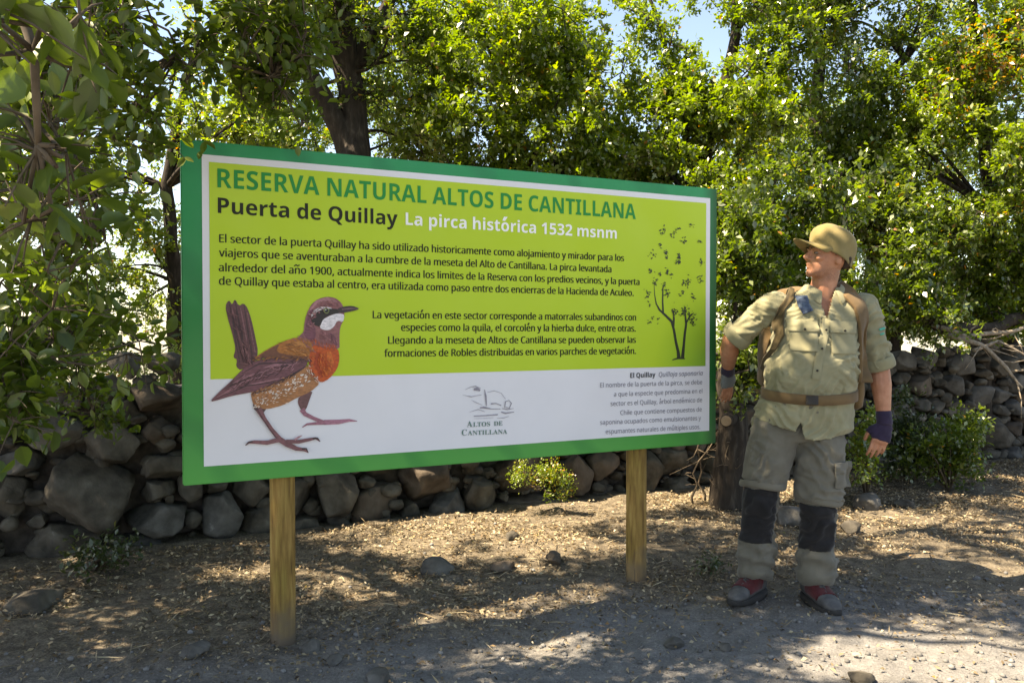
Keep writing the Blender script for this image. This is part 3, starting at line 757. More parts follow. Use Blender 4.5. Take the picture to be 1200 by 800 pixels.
lu0, lu1, lv0, lv1 = rect([(241, 186), (830, 242), (824.5, 432.5), (248, 443.5)])
sheet("white_print_field", [(wu0, wv0), (wu1, wv0), (wu1, wv1), (wu0, wv1)], 0.0015, M_white)
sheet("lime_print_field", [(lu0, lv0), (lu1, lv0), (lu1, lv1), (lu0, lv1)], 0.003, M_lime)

FONT = None
try:
    FONT = bpy.data.fonts.load(os.path.join(bpy.utils.resource_path('LOCAL'), 'datafiles', 'fonts', 'NotoSansMath-Regular.woff2'))
except Exception:
    FONT = None
ACC = {'á': ('a', 1), 'é': ('e', 1), 'ó': ('o', 1), 'ú': ('u', 1), 'ñ': ('n', 2)}
def style(s, st):
    if FONT is None or st is None: return s
    cap, low, dig = {'b': (0x1D5D4, 0x1D5EE, 0x1D7EC), 'i': (0x1D608, 0x1D622, None), 's': (0x1D400, 0x1D41A, None)}[st]
    return ''.join(chr(cap + ord(c) - 65) if 'A' <= c <= 'Z' else chr(low + ord(c) - 97) if 'a' <= c <= 'z' else chr(dig + ord(c) - 48) if dig and '0' <= c <= '9' else c for c in s)
def raw_text(s, offset):
    c = bpy.data.curves.new("t", 'FONT'); c.body = s; c.size = 1.0; c.offset = offset; c.resolution_u = 3
    if FONT: c.font = FONT
    o = bpy.data.objects.new("t", c); COL.objects.link(o)
    me = bpy.data.meshes.new_from_object(o.evaluated_get(bpy.context.evaluated_depsgraph_get()))
    bpy.data.objects.remove(o); bpy.data.curves.remove(c)
    V = get_co(me); F = [tuple(p.vertices) for p in me.polygons]
    bpy.data.meshes.remove(me)
    return V, F
CAPH = np.ptp(raw_text("H", 0)[0][:, 1])
def text_shape(s, st=None, offset=0.0):
    """2-D letters (unit size), accents drawn by hand where the typeface lacks them"""
    plain_s = ''.join(ACC[c][0] if c in ACC else c for c in s)
    V, F = raw_text(style(plain_s, st), offset)
    V = list(map(tuple, V)); F = list(F)
    for i, c in enumerate(s):
        if c in ACC:
            pre = raw_text(style(plain_s[:i + 1], st), offset)[0]; g = raw_text(style(plain_s[i], st), offset)[0]
            x1 = pre[:, 0].max(); w = np.ptp(g[:, 0]); cx = x1 - w / 2 - (0.07 if st == 'b' else 0.03); y = g[:, 1].max() + 0.06
            th = 0.13 if st == 'b' else 0.08
            if ACC[c][1] == 1: pl = [(cx - 0.06, y), (cx - 0.06 + th, y), (cx + 0.05 + th, y + 0.17), (cx + 0.02, y + 0.17)]
            else: pl = [(cx - 0.17, y + 0.02), (cx - 0.06, y + 0.09), (cx + 0.05, y + 0.03), (cx + 0.17, y + 0.09), (cx + 0.17, y + 0.15), (cx + 0.05, y + 0.10), (cx - 0.06, y + 0.16), (cx - 0.17, y + 0.09)]
            k = len(V); V += [(x, yy, 0.0) for x, yy in pl]
            F += [tuple(range(k, k + 4))] if len(pl) == 4 else [(k + j, k + j + 1, k + 6 - j, k + 7 - j) for j in range(3)]
    return np.array(V), F
class Letters:
    def __init__(s): s.V = []; s.F = []; s.n = 0
    def line(s, txt, x0, y0, x1, y1, cap, st=None, offset=0.0, lift=0.0045):
        """one line of print from (x0,y0) to (x1,y1) on its baseline (photograph pixels); cap = capital height in metres"""
        a, bq = uv(x0, y0), uv(x1, y1)
        V, F = text_shape(txt, st, offset)
        X = (V[:, 0] - V[:, 0].min()) / np.ptp(V[:, 0])
        P = a[None] + (bq - a)[None] * X[:, None]; P[:, 1] += V[:, 1] / CAPH * cap
        s.V.append(np.array([on_sign(u, v, lift) for u, v in P])); s.F += [tuple(i + s.n for i in f) for f in F]; s.n += len(V)
    def build(s, name, material, label=None):
        me = bpy.data.meshes.new(name); me.from_pydata(np.concatenate(s.V).tolist(), [], s.F); me.materials.append(material); me.update()
        return link(name, me, sign)
def hgt(x, y0, y1): return uv(x, y1)[1] - uv(x, y0)[1]
L = Letters(); L.line("RESERVA NATURAL ALTOS DE CANTILLANA", 252, 220, 745, 258.3, hgt(252, 220, 197.6), 'b'); L.build("title_lettering", M_inkgreen)
L = Letters(); L.line("Puerta de Quillay", 253, 250.3, 463.5, 265.3, hgt(253, 250.3, 232), 'b', 0.0); L.build("subtitle_lettering", M_inkdark)
L = Letters(); L.line("La pirca histórica 1532 msnm", 473, 264.5, 722, 281.5, hgt(473, 264.5, 250), 'b', 0.0); L.build("white_lettering", M_inkwhite)
L = Letters(); ch = hgt(255, 284.5, 275)
for t, x0, y0, x1, y1 in [
    ("El sector de la puerta Quillay ha sido utilizado historicamente como alojamiento y mirador para los", 255, 284.8, 730, 308),
    ("viajeros que se aventuraban a la cumbre de la meseta del Alto de Cantillana. La pirca levantada", 255, 301.5, 715, 321.3),
    ("alrededor del año 1900, actualmente indica los limites de la Reserva con los predios vecinos, y la puerta", 255, 318.8, 748, 336.3),
    ("de Quillay que estaba al centro, era utilizada como paso entre dos encierras de la Hacienda de Aculeo.", 255.5, 334.6, 741, 349.2),
    ("La vegetación en este sector corresponde a matorrales subandinos con", 434.8, 374.3, 743.5, 378),
    ("especies como la quila, el corcolén y la hierba dulce, entre otras.", 468, 389.2, 743, 391),
    ("Llegando a la meseta de Altos de Cantillana se pueden observar las", 453, 404.2, 743, 404.2),
    ("formaciones de Robles distribuidas en varios parches de vegetación.", 448.6, 419.4, 743, 417.2)]:
    L.line(t, x0, y0, x1, y1, ch)
    L.line(t, x0 + 0.5, y0, x1 + 0.5, y1, ch, lift=0.0048)
L.build("body_lettering", M_inkdark)
L = Letters(); cs = hgt(760, 445, 439.4)
L.line("El Quillay", 736.5, 445.2, 766, 444.2, cs, 'b', 0.0); L.build("caption_heading", M_inkblack)
L = Letters()
L.line("Quillaja saponaria", 770, 444.2, 822, 442.6, cs, 'i', 0.0)
for t, x0, y0, x1, y1 in [("El nombre de la puerta de la pirca, se debe", 701, 456.3, 821, 453.0), ("a que la especie que predomina en el", 717, 466.8, 821, 463.3),
                          ("sector es el Quillay, árbol endémico de", 713, 477.8, 820.6, 473.7), ("Chile que contiene compuestos de", 724.4, 488.3, 820, 484.7),
                          ("saponina ocupados como emulsionantes y", 700.6, 499.5, 819, 494.7), ("espumantes naturales de múltiples usos.", 707, 510.2, 818, 504.9)]:
    L.line(t, x0, y0, x1, y1, cs * 0.94, None, 0.0)
L.build("caption_lettering", M_inkgrey)
L = Letters(); cl = hgt(545, 501, 495.5)
L.line("A", 545, 501.2, 551.5, 501, cl * 1.3, 's'); L.line("LTOS", 552.3, 501, 572, 500.3, cl, 's'); L.line("DE", 576.5, 500, 586.5, 499.6, cl, 's')
L.line("C", 539, 511, 545, 510.8, cl * 1.3, 's'); L.line("ANTILLANA", 546, 510.7, 592, 509.2, cl, 's'); L.build("emblem_lettering", M_inkteal)

class Print:
    """flat printed picture: polygons and strokes in crop coordinates"""
    def __init__(s, ox, oy, k): s.o = (ox, oy, k); s.mb = MB(); s.z = 0.0045
    def P(s, p): return uv(s.o[0] + p[0] / s.o[2], s.o[1] + p[1] / s.o[2])
    def poly(s, pts, c, dz=0.00010, smooth=True):
        s.z += dz
        pts = np.array(pts, float)
        if smooth and len(pts) > 4:     # round the outline a little
            q = []
            for i in range(len(pts)):
                a, bq = pts[i], pts[(i + 1) % len(pts)]; q += [a * 0.78 + bq * 0.22, a * 0.22 + bq * 0.78]
            pts = np.array(q)
        s.mb.add([on_sign(*s.P(p), s.z) for p in pts], [tuple(range(len(pts)))], 0, c)
    def stroke(s, pts, w, c, dz=0.00004):
        s.z += dz
        pts = np.array(pts, float); w = np.broadcast_to(np.asarray(w, float), (len(pts),))
        T = np.gradient(pts, axis=0); T = T / (np.linalg.norm(T, axis=1, keepdims=True) + 1e-9); N = np.stack([-T[:, 1], T[:, 0]], -1)
        A = pts + N * w[:, None] / 2; B = pts - N * w[:, None] / 2; k = len(pts)
        V = [on_sign(*s.P(p), s.z) for p in np.concatenate([A, B])]
        s.mb.add(V, [(i, i + 1, k + i + 1, k + i) for i in range(k - 1)], 0, c)
    def build(s, name):
        me = s.mb.mesh(name, [M_picture])
        bm = bmesh.new(); bm.from_mesh(me); bmesh.ops.triangulate(bm, faces=[f for f in bm.faces if len(f.verts) > 4]); bm.to_mesh(me); bm.free()
        return link(name, me, sign)
B = Print(240, 340, 4.1)
PL = (0.125, 0.046, 0.048); PLd = (0.05, 0.018, 0.022); PLl = (0.34, 0.155, 0.175); OR = (0.43, 0.155, 0.03); RO = (0.55, 0.085, 0.008); TAN = (0.43, 0.185, 0.07); MV = (0.29, 0.112, 0.115)
B.poly([(465, 580), (455, 565), (445, 540), (450, 512), (518, 480), (500, 530), (485, 575)], (0.16, 0.07, 0.07))
B.stroke([(465, 572), (480, 595), (520, 615), (570, 635)], [26, 20, 17, 18], (0.34, 0.14, 0.19)); B.stroke([(570, 635), (640, 633), (690, 626), (728, 630)], [24, 22, 14, 3], (0.42, 0.18, 0.25)); B.stroke([(575, 637), (530, 640), (490, 643), (468, 658)], [18, 14, 10, 3], (0.36, 0.15, 0.2))
B.poly([(95, 78), (112, 50), (128, 75), (140, 45), (160, 80), (182, 66), (202, 90), (222, 150), (240, 230), (255, 300), (240, 350), (172, 388), (150, 368), (156, 335), (136, 325), (148, 285), (130, 210), (108, 140)], PL)
for a, e, w in [((112, 60), (185, 350), 9), ((142, 55), (200, 340), 10), ((184, 74), (228, 320), 9), ((125, 120), (170, 360), 6)]: B.stroke([a, ((a[0] + e[0]) / 2 - 2, (a[1] + e[1]) / 2), e], [3, w, 3], PLd)
for a, e, w in [((128, 90), (190, 330), 4), ((168, 90), (215, 320), 5), ((200, 110), (240, 300), 4)]: B.stroke([a, e], w, (0.24, 0.10, 0.11))
B.poly([(232, 535), (300, 560), (290, 580), (270, 600), (250, 580), (236, 570)], (0.10, 0.05, 0.05))
B.poly([(470, 205), (472, 165), (482, 120), (505, 72), (540, 46), (580, 36), (618, 42), (645, 62), (660, 88), (664, 140), (642, 185), (640, 240), (642, 290), (560, 300), (500, 290), (440, 235), (455, 218)], MV)
B.poly([(478, 180), (486, 130), (505, 90), (520, 110), (506, 150), (530, 200), (520, 260), (470, 230)], (0.19, 0.06, 0.085)); B.stroke([(500, 100), (530, 62), (580, 48), (630, 62)], [8, 16, 18, 8], (0.42, 0.19, 0.20)); B.stroke([(590, 215), (610, 240), (625, 270)], [22, 30, 18], (0.20, 0.07, 0.09))
B.poly([(220, 488), (300, 455), (430, 395), (500, 360), (520, 420), (552, 448), (505, 490), (440, 518), (380, 552), (300, 572), (250, 565), (230, 538)], TAN)
r_ = np.random.default_rng(3)
for k in range(170):
    t = r_.random(); x = 240 + 290 * t + r_.normal() * 8; y = 520 - 130 * t + (r_.random() - 0.3) * 90 * (1 - 0.45 * t)
    if y > 572 - 0.42 * (x - 250) + 18 or y < 500 - 0.42 * (x - 230): continue
    a = r_.uniform(2.2, 5); cc = (0.78, 0.70, 0.62) if r_.random() < 0.62 else (0.24, 0.10, 0.05)
    B.stroke([(x - a, y + a * 0.5), (x + a, y - a * 0.4)], a * 1.2, cc, 0.000006)
B.poly([(440, 228), (505, 250), (515, 300), (492, 348), (430, 345), (350, 335), (260, 330), (230, 332), (300, 285), (370, 250)], OR)
B.poly([(245, 325), (300, 290), (360, 258), (335, 300), (420, 318), (490, 322), (480, 350), (350, 340)], (0.17, 0.06, 0.03)); B.stroke([(400, 270), (450, 262), (490, 275)], [10, 30, 12], (0.58, 0.24, 0.06))
B.poly([(510, 265), (560, 275), (634, 282), (642, 330), (632, 380), (592, 430), (552, 448), (520, 425), (497, 385), (495, 330)], RO)
B.stroke([(540, 300), (530, 360), (560, 420)], [20, 26, 16], (0.42, 0.05, 0.006)); B.stroke([(590, 300), (600, 350), (585, 400)], [20, 30, 14], (0.66, 0.15, 0.02))
B.poly([(33, 528), (75, 485), (130, 435), (172, 390), (230, 345), (300, 330), (370, 335), (440, 338), (492, 330), (485, 370), (430, 408), (370, 443), (300, 468), (220, 492), (130, 507), (42, 534)], (0.17, 0.062, 0.075))
for a, m_, e, w in [((60, 515), (190, 440), (330, 395), 9), ((90, 500), (220, 455), (380, 420), 7), ((120, 455), (220, 410), (330, 380), 8), ((280, 375), (340, 360), (430, 350), 16), ((270, 395), (330, 385), (400, 380), 9)]: B.stroke([a, m_, e], [2, w, 3], PLl)
for a, m_, e, w in [((55, 520), (200, 460), (350, 440), 6), ((100, 470), (210, 425), (340, 400), 6), ((180, 400), (260, 355), (470, 350), 7), ((300, 462), (400, 420), (480, 370), 14)]: B.stroke([a, m_, e], [2, w, 3], PLd)
B.poly([(545, 185), (552, 150), (600, 124), (640, 115), (664, 125), (656, 160), (630, 150), (612, 182), (590, 198), (562, 195)], (0.78, 0.74, 0.76))
B.poly([(500, 130), (520, 97), (560, 82), (604, 90), (598, 100), (555, 98), (527, 112), (508, 140)], (0.75, 0.70, 0.70))
B.poly([(505, 132), (552, 96), (602, 94), (652, 98), (642, 115), (602, 122), (562, 142), (546, 182), (520, 172), (505, 152)], (0.022, 0.014, 0.012))
B.poly([(628, 94), (660, 84), (700, 80), (738, 95), (702, 107), (650, 116), (634, 110)], (0.045, 0.025, 0.025)); B.stroke([(650, 98), (690, 93), (728, 95)], [4, 5, 2], (0.22, 0.13, 0.13))
def feather(path, cols, n, ln, spread, ang):
    """short brush strokes that blend one colour field into the next"""
    P = np.array(path, float); t = np.linspace(0, 1, len(P))
    for k in range(n):
        u = r_.random(); x = np.interp(u, t, P[:, 0]) + r_.normal() * spread; y = np.interp(u, t, P[:, 1]) + r_.normal() * spread
        a = math.radians(ang + r_.normal() * 18); q = ln * r_.uniform(0.5, 1.2); c = np.array(cols[r_.integers(len(cols))]) * r_.uniform(0.75, 1.25)
        B.stroke([(x - q * math.cos(a), y - q * math.sin(a)), (x, y + r_.normal() * 1.5), (x + q * math.cos(a), y + q * math.sin(a))], [0.6, r_.uniform(2.5, 5), 0.6], tuple(c), 0.000006)
feather([(510, 250), (560, 270), (622, 275)], [MV, RO, (0.42, 0.09, 0.05)], 80, 11, 5, 80)
feather([(440, 232), (490, 250), (512, 300)], [MV, OR, (0.36, 0.13, 0.07)], 60, 12, 6, 40)
feather([(500, 335), (500, 390), (540, 440)], [RO, TAN, PLd, (0.7, 0.55, 0.45)], 60, 10, 6, 60)
feather([(240, 335), (330, 330), (430, 340), (490, 335)], [PL, OR, PLd], 80, 14, 5, -20)
feather([(140, 470), (200, 430), (300, 390), (430, 360)], [PL, PLl, PLd], 110, 20, 12, -30)
feather([(230, 495), (320, 460), (430, 405)], [PLd, TAN, (0.3, 0.13, 0.06)], 70, 11, 6, -20)
feather([(497, 195), (508, 125), (562, 68), (630, 76)], [MV, (0.40, 0.19, 0.18), (0.2, 0.07, 0.08)], 90, 9, 9, 30)
feather([(550, 220), (590, 230), (615, 250)], [MV, (0.22, 0.08, 0.09), (0.36, 0.15, 0.15)], 60, 11, 11, 75)
feather([(555, 320), (580, 370), (560, 410)], [RO, (0.66, 0.16, 0.02), (0.40, 0.05, 0.01)], 90, 12, 16, 70)
feather([(250, 540), (350, 520), (460, 470)], [TAN, (0.40, 0.17, 0.05), (0.75, 0.62, 0.5)], 90, 8, 14, -15)
feather([(130, 100), (190, 280), (215, 350)], [PL, PLd, (0.22, 0.09, 0.09)], 80, 26, 14, 70)
feather([(380, 270), (440, 285), (490, 300)], [OR, (0.55, 0.24, 0.07), (0.28, 0.10, 0.03)], 80, 14, 14, 15)
def disc(pr, cx, cy, r, c): pr.poly([(cx + r * math.cos(t), cy + r * math.sin(t)) for t in np.linspace(0, 2 * math.pi, 13)[:-1]], c, smooth=False)
disc(B, 575, 104, 14, (0.20, 0.22, 0.08)); disc(B, 576, 104, 9, (0.008, 0.008, 0.008)); disc(B, 572, 100, 2.6, (0.7, 0.7, 0.7))
B.stroke([(258, 570), (285, 615), (320, 665), (360, 712)], [30, 20, 19, 24], (0.21, 0.085, 0.095)); B.stroke([(252, 570), (280, 618), (312, 665), (345, 708)], 5, (0.08, 0.03, 0.035))
B.stroke([(352, 708), (395, 735), (440, 757), (475, 762), (496, 776)], [26, 26, 20, 14, 3], (0.20, 0.08, 0.09)); B.stroke([(365, 712), (300, 728), (240, 724), (215, 726), (198, 740)], [22, 20, 16, 11, 3], (0.24, 0.10, 0.11)); B.stroke([(390, 722), (450, 724), (500, 714), (530, 708), (550, 724)], [18, 18, 15, 10, 3], (0.20, 0.08, 0.09)); B.stroke([(430, 715), (450, 702), (466, 694)], [10, 9, 2], (0.45, 0.25, 0.28))
B.stroke([(466, 757), (485, 757), (496, 776)], [8, 8, 2], (0.04, 0.02, 0.02)); B.stroke([(515, 710), (538, 708), (551, 724)], [8, 7, 2], (0.04, 0.02, 0.02)); B.stroke([(232, 722), (212, 726), (198, 740)], [7, 7, 2], (0.04, 0.02, 0.02))
B.build("bird_picture")
T = Print(740, 250, 4.44); DK = (0.016, 0.028, 0.010)
for pts, w in [([(240, 770), (236, 730), (225, 680), (216, 620), (205, 575), (170, 540), (140, 512), (124, 480), (116, 430), (114, 370)], [20, 15, 13, 12, 14, 12, 10, 6, 4, 2]), ([(258, 768), (266, 700), (272, 640), (280, 590), (276, 540), (272, 500)], [18, 13, 12, 11, 9, 5]), ([(160, 525), (158, 470), (160, 400), (168, 380)], [9, 8, 6, 3]), ([(214, 600), (216, 560), (214, 520)], [9, 10, 6]), ([(282, 580), (300, 545), (320, 530)], [8, 7, 4]), ([(205, 774), (235, 766), (272, 768)], [5, 9, 5]), ([(160, 440), (180, 430), (200, 425)], [4, 4, 2])]: T.stroke(pts, w, DK)
for (x, y, s_, n_) in [(167, 100, 14, 9), (178, 215, 9, 9), (180, 240, 7, 6), (247, 235, 9, 10), (247, 260, 7, 6), (184, 315, 12, 9), (285, 370, 18, 14), (323, 448, 11, 7), (365, 262, 14, 8), (356, 350, 14, 8), (105, 220, 18, 7), (275, 155, 18, 7), (75, 428, 18, 8), (97, 310, 14, 6), (165, 392, 16, 8), (190, 430, 15, 7), (215, 522, 18, 12), (270, 520, 20, 16), (305, 545, 20, 14), (314, 580, 14, 8), (240, 95, 12, 4), (315, 75, 14, 4), (208, 112, 12, 5), (120, 370, 18, 8), (200, 335, 10, 5), (142, 325, 7, 4), (232, 262, 9, 4), (118, 560, 22, 4), (90, 575, 16, 3), (262, 425, 16, 4), (360, 160, 12, 3), (150, 175, 8, 3), (90, 480, 16, 3)]:
    for k in range(int(n_ * 1.8)):
        a = r_.normal(size=2) * s_ * 0.55; q = r_.uniform(2.5, 6.0); th = r_.uniform(0, 6.28)
        T.stroke([(x + a[0] - q * math.cos(th), y + a[1] * 1.3 - q * math.sin(th)), (x + a[0] + q * math.cos(th), y + a[1] * 1.3 + q * math.sin(th))], q * 0.9, DK if r_.random() < 0.8 else (0.08, 0.13, 0.02), 0.000004)
T.build("tree_picture")
G = Print(520, 440, 10.0); g1 = (0.30, 0.29, 0.34); g2 = (0.42, 0.41, 0.46)
for pts, w, c in [([(200, 240), (300, 262), (420, 240)], [4, 14, 6], g2), ([(230, 180), (290, 150), (350, 140), (410, 165)], [4, 10, 14, 8], g2), ([(330, 175), (370, 172), (405, 190)], [26, 40, 20], (0.27, 0.26, 0.31)), ([(455, 180), (470, 260), (478, 370)], [8, 22, 10], g1), ([(490, 212), (570, 194), (650, 222), (700, 290)], [6, 7, 6, 5], g2), ([(530, 345), (590, 340), (650, 365)], [18, 10, 12], g1), ([(400, 392), (440, 385), (540, 405), (640, 405)], [10, 26, 9, 8], g1), ([(330, 487), (470, 480), (610, 470)], [10, 12, 14], g1), ([(280, 440), (380, 408), (460, 435)], [4, 10, 6], g2), ([(690, 390), (700, 320), (740, 305), (770, 340), (745, 395), (700, 385)], [10, 12, 8, 10, 10, 8], g1), ([(650, 440), (700, 455), (800, 440)], [14, 18, 8], g1), ([(600, 512), (680, 508), (740, 490)], [4, 10, 5], g2), ([(300, 300), (360, 330), (430, 360)], [4, 8, 5], g2), ([(660, 400), (720, 410), (795, 400)], [8, 12, 4], g1), ([(330, 515), (450, 512), (560, 505)], [3, 5, 3], g2)]: G.stroke(pts, w, c, 0.00008)
G.build("emblem_picture")

# posts: round, slightly squared, behind the board
m, n, l, b = mat("treated_post_wood")
x = noise_node(n, l, 10, 6, 0.6, vec=(6, 6, 0.55)); y = noise_node(n, l, 4, 3, vec=(2, 2, 0.6))
r1 = ramp(n, [(0.28, (0.13, 0.062, 0.012)), (0.45, (0.27, 0.15, 0.035)), (0.6, (0.36, 0.22, 0.06)), (0.78, (0.46, 0.31, 0.10))]); l.new(x.outputs[0], r1.inputs[0])
r2 = ramp(n, [(0.35, (0.62, 0.70, 0.42)), (0.6, (1, 1, 1))]); l.new(y.outputs[0], r2.inputs[0])
mu = n.new("ShaderNodeMix"); mu.data_type = 'RGBA'; mu.blend_type = 'MULTIPLY'; mu.inputs[0].default_value = 0.8
l.new(r1.outputs[0], mu.inputs[6]); l.new(r2.outputs[0], mu.inputs[7]); l.new(mu.outputs[2], b.inputs["Base Color"]); b.inputs["Roughness"].default_value = 0.75
tcp = n.new("ShaderNodeTexCoord"); sp = n.new("ShaderNodeSeparateXYZ"); l.new(tcp.outputs["Object"], sp.inputs[0])
nd = noise_node(n, l, 9, 4); ma = n.new("ShaderNodeMath"); ma.operation = 'MULTIPLY_ADD'; ma.inputs[1].default_value = -0.28; l.new(nd.outputs[0], ma.inputs[0]); l.new(sp.outputs[2], ma.inputs[2])
md = n.new("ShaderNodeMapRange"); md.inputs[1].default_value = 0.04; md.inputs[2].default_value = -0.12; l.new(ma.outputs[0], md.inputs[0])
ck = noise_node(n, l, 22, 3, 0.5, vec=(3, 3, 0.18)); cr = ramp(n, [(0.66, (1, 1, 1)), (0.70, (0.25, 0.2, 0.15))]); l.new(ck.outputs[0], cr.inputs[0])
m3 = n.new("ShaderNodeMix"); m3.data_type = 'RGBA'; m3.blend_type = 'MULTIPLY'; m3.inputs[0].default_value = 1.0; l.new(mu.outputs[2], m3.inputs[6]); l.new(cr.outputs[0], m3.inputs[7])
m4 = n.new("ShaderNodeMix"); m4.data_type = 'RGBA'; m4.inputs[7].default_value = (0.12, 0.09, 0.06, 1); l.new(md.outputs[0], m4.inputs[0]); l.new(m3.outputs[2], m4.inputs[6]); l.new(m4.outputs[2], b.inputs["Base Color"])
bump(n, l, b, x.outputs[0], 0.35, 0.004)
M_post = m
for k, (s, rad) in enumerate(((0.149, 0.050), (0.829, 0.051))):
    p = SBL + SD * s * SW - SN * (0.034 + rad)
    z0 = gz(p[0], p[1]) - 0.25
    rings = []
    for z in np.concatenate([np.linspace(z0, 1.86, 26)]):
        ring = []
        for j in range(20):
            t = 2 * math.pi * j / 20
            q = rad * (1 + 0.045 * math.cos(3 * t + k * 2) + 0.03 * math.cos(5 * t + 1)) * (1 + 0.012 * math.sin(z * 5 + k))
            ring.append(np.array([p[0] + q * math.cos(t), p[1] + q * math.sin(t), z]) - sroot)
        rings.append(ring)
    mb = MB(); mb.loft(rings); mb.build("post", M_post, sign, smooth=True)

# ------------------------------------------------------------------ the man beside the sign
MAN = np.array([1.402, 3.86, 0.0]); MAN[2] = gz(MAN[0], MAN[1])
man = thing("person", MAN, "man in khaki shirt, olive cap and grey hiking trousers looking left at the sign", "person")
m, n, l, b = mat("skin")
x = noise_node(n, l, 22, 6, 0.65); r = ramp(n, [(0.25, (0.33, 0.135, 0.075)), (0.5, (0.43, 0.195, 0.112)), (0.75, (0.50, 0.255, 0.16))]); l.new(x.outputs[0], r.inputs[0])
tc = n.new("ShaderNodeTexCoord"); sx = n.new("ShaderNodeSeparateXYZ"); l.new(tc.outputs["Object"], sx.inputs[0])
mz = n.new("ShaderNodeMapRange"); mz.inputs[1].default_value = 1.595; mz.inputs[2].default_value = 1.565; l.new(sx.outputs[2], mz.inputs[0])
mz2 = n.new("ShaderNodeMapRange"); mz2.inputs[1].default_value = 1.505; mz2.inputs[2].default_value = 1.525; l.new(sx.outputs[2], mz2.inputs[0])
f = noise_node(n, l, 260, 2); fr = n.new("ShaderNodeMapRange"); fr.inputs[1].default_value = 0.35; fr.inputs[2].default_value = 0.65; fr.inputs[3].default_value = 0.2; fr.inputs[4].default_value = 0.75; l.new(f.outputs[0], fr.inputs[0])
k1 = n.new("ShaderNodeMath"); k1.operation = 'MULTIPLY'; l.new(mz.outputs[0], k1.inputs[0]); l.new(mz2.outputs[0], k1.inputs[1])
k2 = n.new("ShaderNodeMath"); k2.operation = 'MULTIPLY'; l.new(k1.outputs[0], k2.inputs[0]); l.new(fr.outputs[0], k2.inputs[1])
mx = n.new("ShaderNodeMix"); mx.data_type = 'RGBA'; mx.inputs[7].default_value = (0.16, 0.085, 0.06, 1); l.new(k2.outputs[0], mx.inputs[0]); l.new(r.outputs[0], mx.inputs[6]); l.new(mx.outputs[2], b.inputs["Base Color"])
b.inputs["Roughness"].default_value = 0.52; b.inputs["Specular IOR Level"].default_value = 0.35
b.inputs["Subsurface Weight"].default_value = 0.12; b.inputs["Subsurface Radius"].default_value = (0.012, 0.005, 0.003)
bump(n, l, b, f.outputs[0], 0.25, 0.001)
M_skin = m
def cloth(name, a, c, scale=10, rough=0.9, weave=420):
    m, n, l, b = mat(name)
    x = noise_node(n, l, scale, 5); r = ramp(n, [(0.3, a), (0.7, c)]); l.new(x.outputs[0], r.inputs[0]); l.new(r.outputs[0], b.inputs["Base Color"])
    b.inputs["Roughness"].default_value = rough; b.inputs["Specular IOR Level"].default_value = 0.2
    try: b.inputs["Sheen Weight"].default_value = 0.15
    except Exception: pass
    y = noise_node(n, l, weave, 2); bump(n, l, b, y.outputs[0], 0.25, 0.001)
    return m
M_shirt = cloth("khaki_shirt", (0.205, 0.195, 0.118), (0.285, 0.27, 0.172))
M_trouser = cloth("grey_trousers", (0.105, 0.098, 0.078), (0.155, 0.146, 0.118))
M_black = cloth("black_fabric", (0.010, 0.010, 0.011), (0.019, 0.018, 0.019))
M_cap = cloth("olive_cap", (0.155, 0.122, 0.045), (0.235, 0.185, 0.078))
M_strap = cloth("brown_strap", (0.105, 0.066, 0.030), (0.17, 0.11, 0.052), rough=0.85)
M_glove = cloth("purple_glove", (0.018, 0.013, 0.030), (0.042, 0.030, 0.062))
M_glovegrey = cloth("grey_glove", (0.10, 0.11, 0.105), (0.16, 0.17, 0.16))
M_hair = noisy("hair", [(0.3, (0.02, 0.012, 0.008)), (0.7, (0.05, 0.03, 0.018))], 40, 0.7, 0.5, 0.004, vec=(1, 1, .3))
M_bootred = cloth("red_boot_fabric", (0.055, 0.008, 0.010), (0.095, 0.014, 0.017), scale=30)
M_bootgrey = noisy("grey_boot_leather", [(0.3, (0.05, 0.05, 0.052)), (0.7, (0.105, 0.105, 0.105))], 25, 0.75, 0.3, 0.003)
M_sole = plain("boot_sole", (0.035, 0.033, 0.032), 0.85, 0.2, 0.2, 20)
M_navy = cloth("navy_bandana", (0.015, 0.025, 0.06), (0.10, 0.14, 0.20), scale=45)
M_button = plain("button", (0.03, 0.028, 0.022), 0.4)
M_teal = plain("teal_mark", (0.05, 0.34, 0.25), 0.7)
M_eye = plain("eye_white", (0.20, 0.17, 0.15), 0.3); M_pupil = plain("pupil", (0.02, 0.012, 0.01), 0.2)

def lim(P): return np.asarray(P, float)
HC = lim((0.090, 0.0, 1.527))                       # chin level, head centre
hf = unit(lim((-0.975, -0.16, 0.13))); hl = unit(np.cross(lim((0, 0, 1)), hf))   # facing left and slightly up
if hl[1] > 0: hl = -hl
hu = unit(np.cross(hf, hl)); hu = hu if hu[2] > 0 else -hu
def hp(f, s, z): return HC + hf * f + hl * s + hu * z
def head_ring(z, front, back, hw, n=24, sq=0.9):
    c = (front + back) / 2; a = (front - back) / 2; R = []
    for j in range(n):
        t = 2 * math.pi * j / n; x, y = math.cos(t), math.sin(t)
        R.append(hp(c + a * np.sign(x) * abs(x) ** sq, hw * np.sign(y) * abs(y) ** sq, z))
    return R
WR_R, EL_R, SH_R = lim((0.385, 0.02, 0.835)), lim((0.382, 0.07, 1.10)), lim((0.285, 0.035, 1.405))
WR_L, EL_L, SH_L = lim((-0.277, 0.365, 1.062)), lim((-0.315, 0.18, 1.225)), lim((-0.135, 0.04, 1.415))
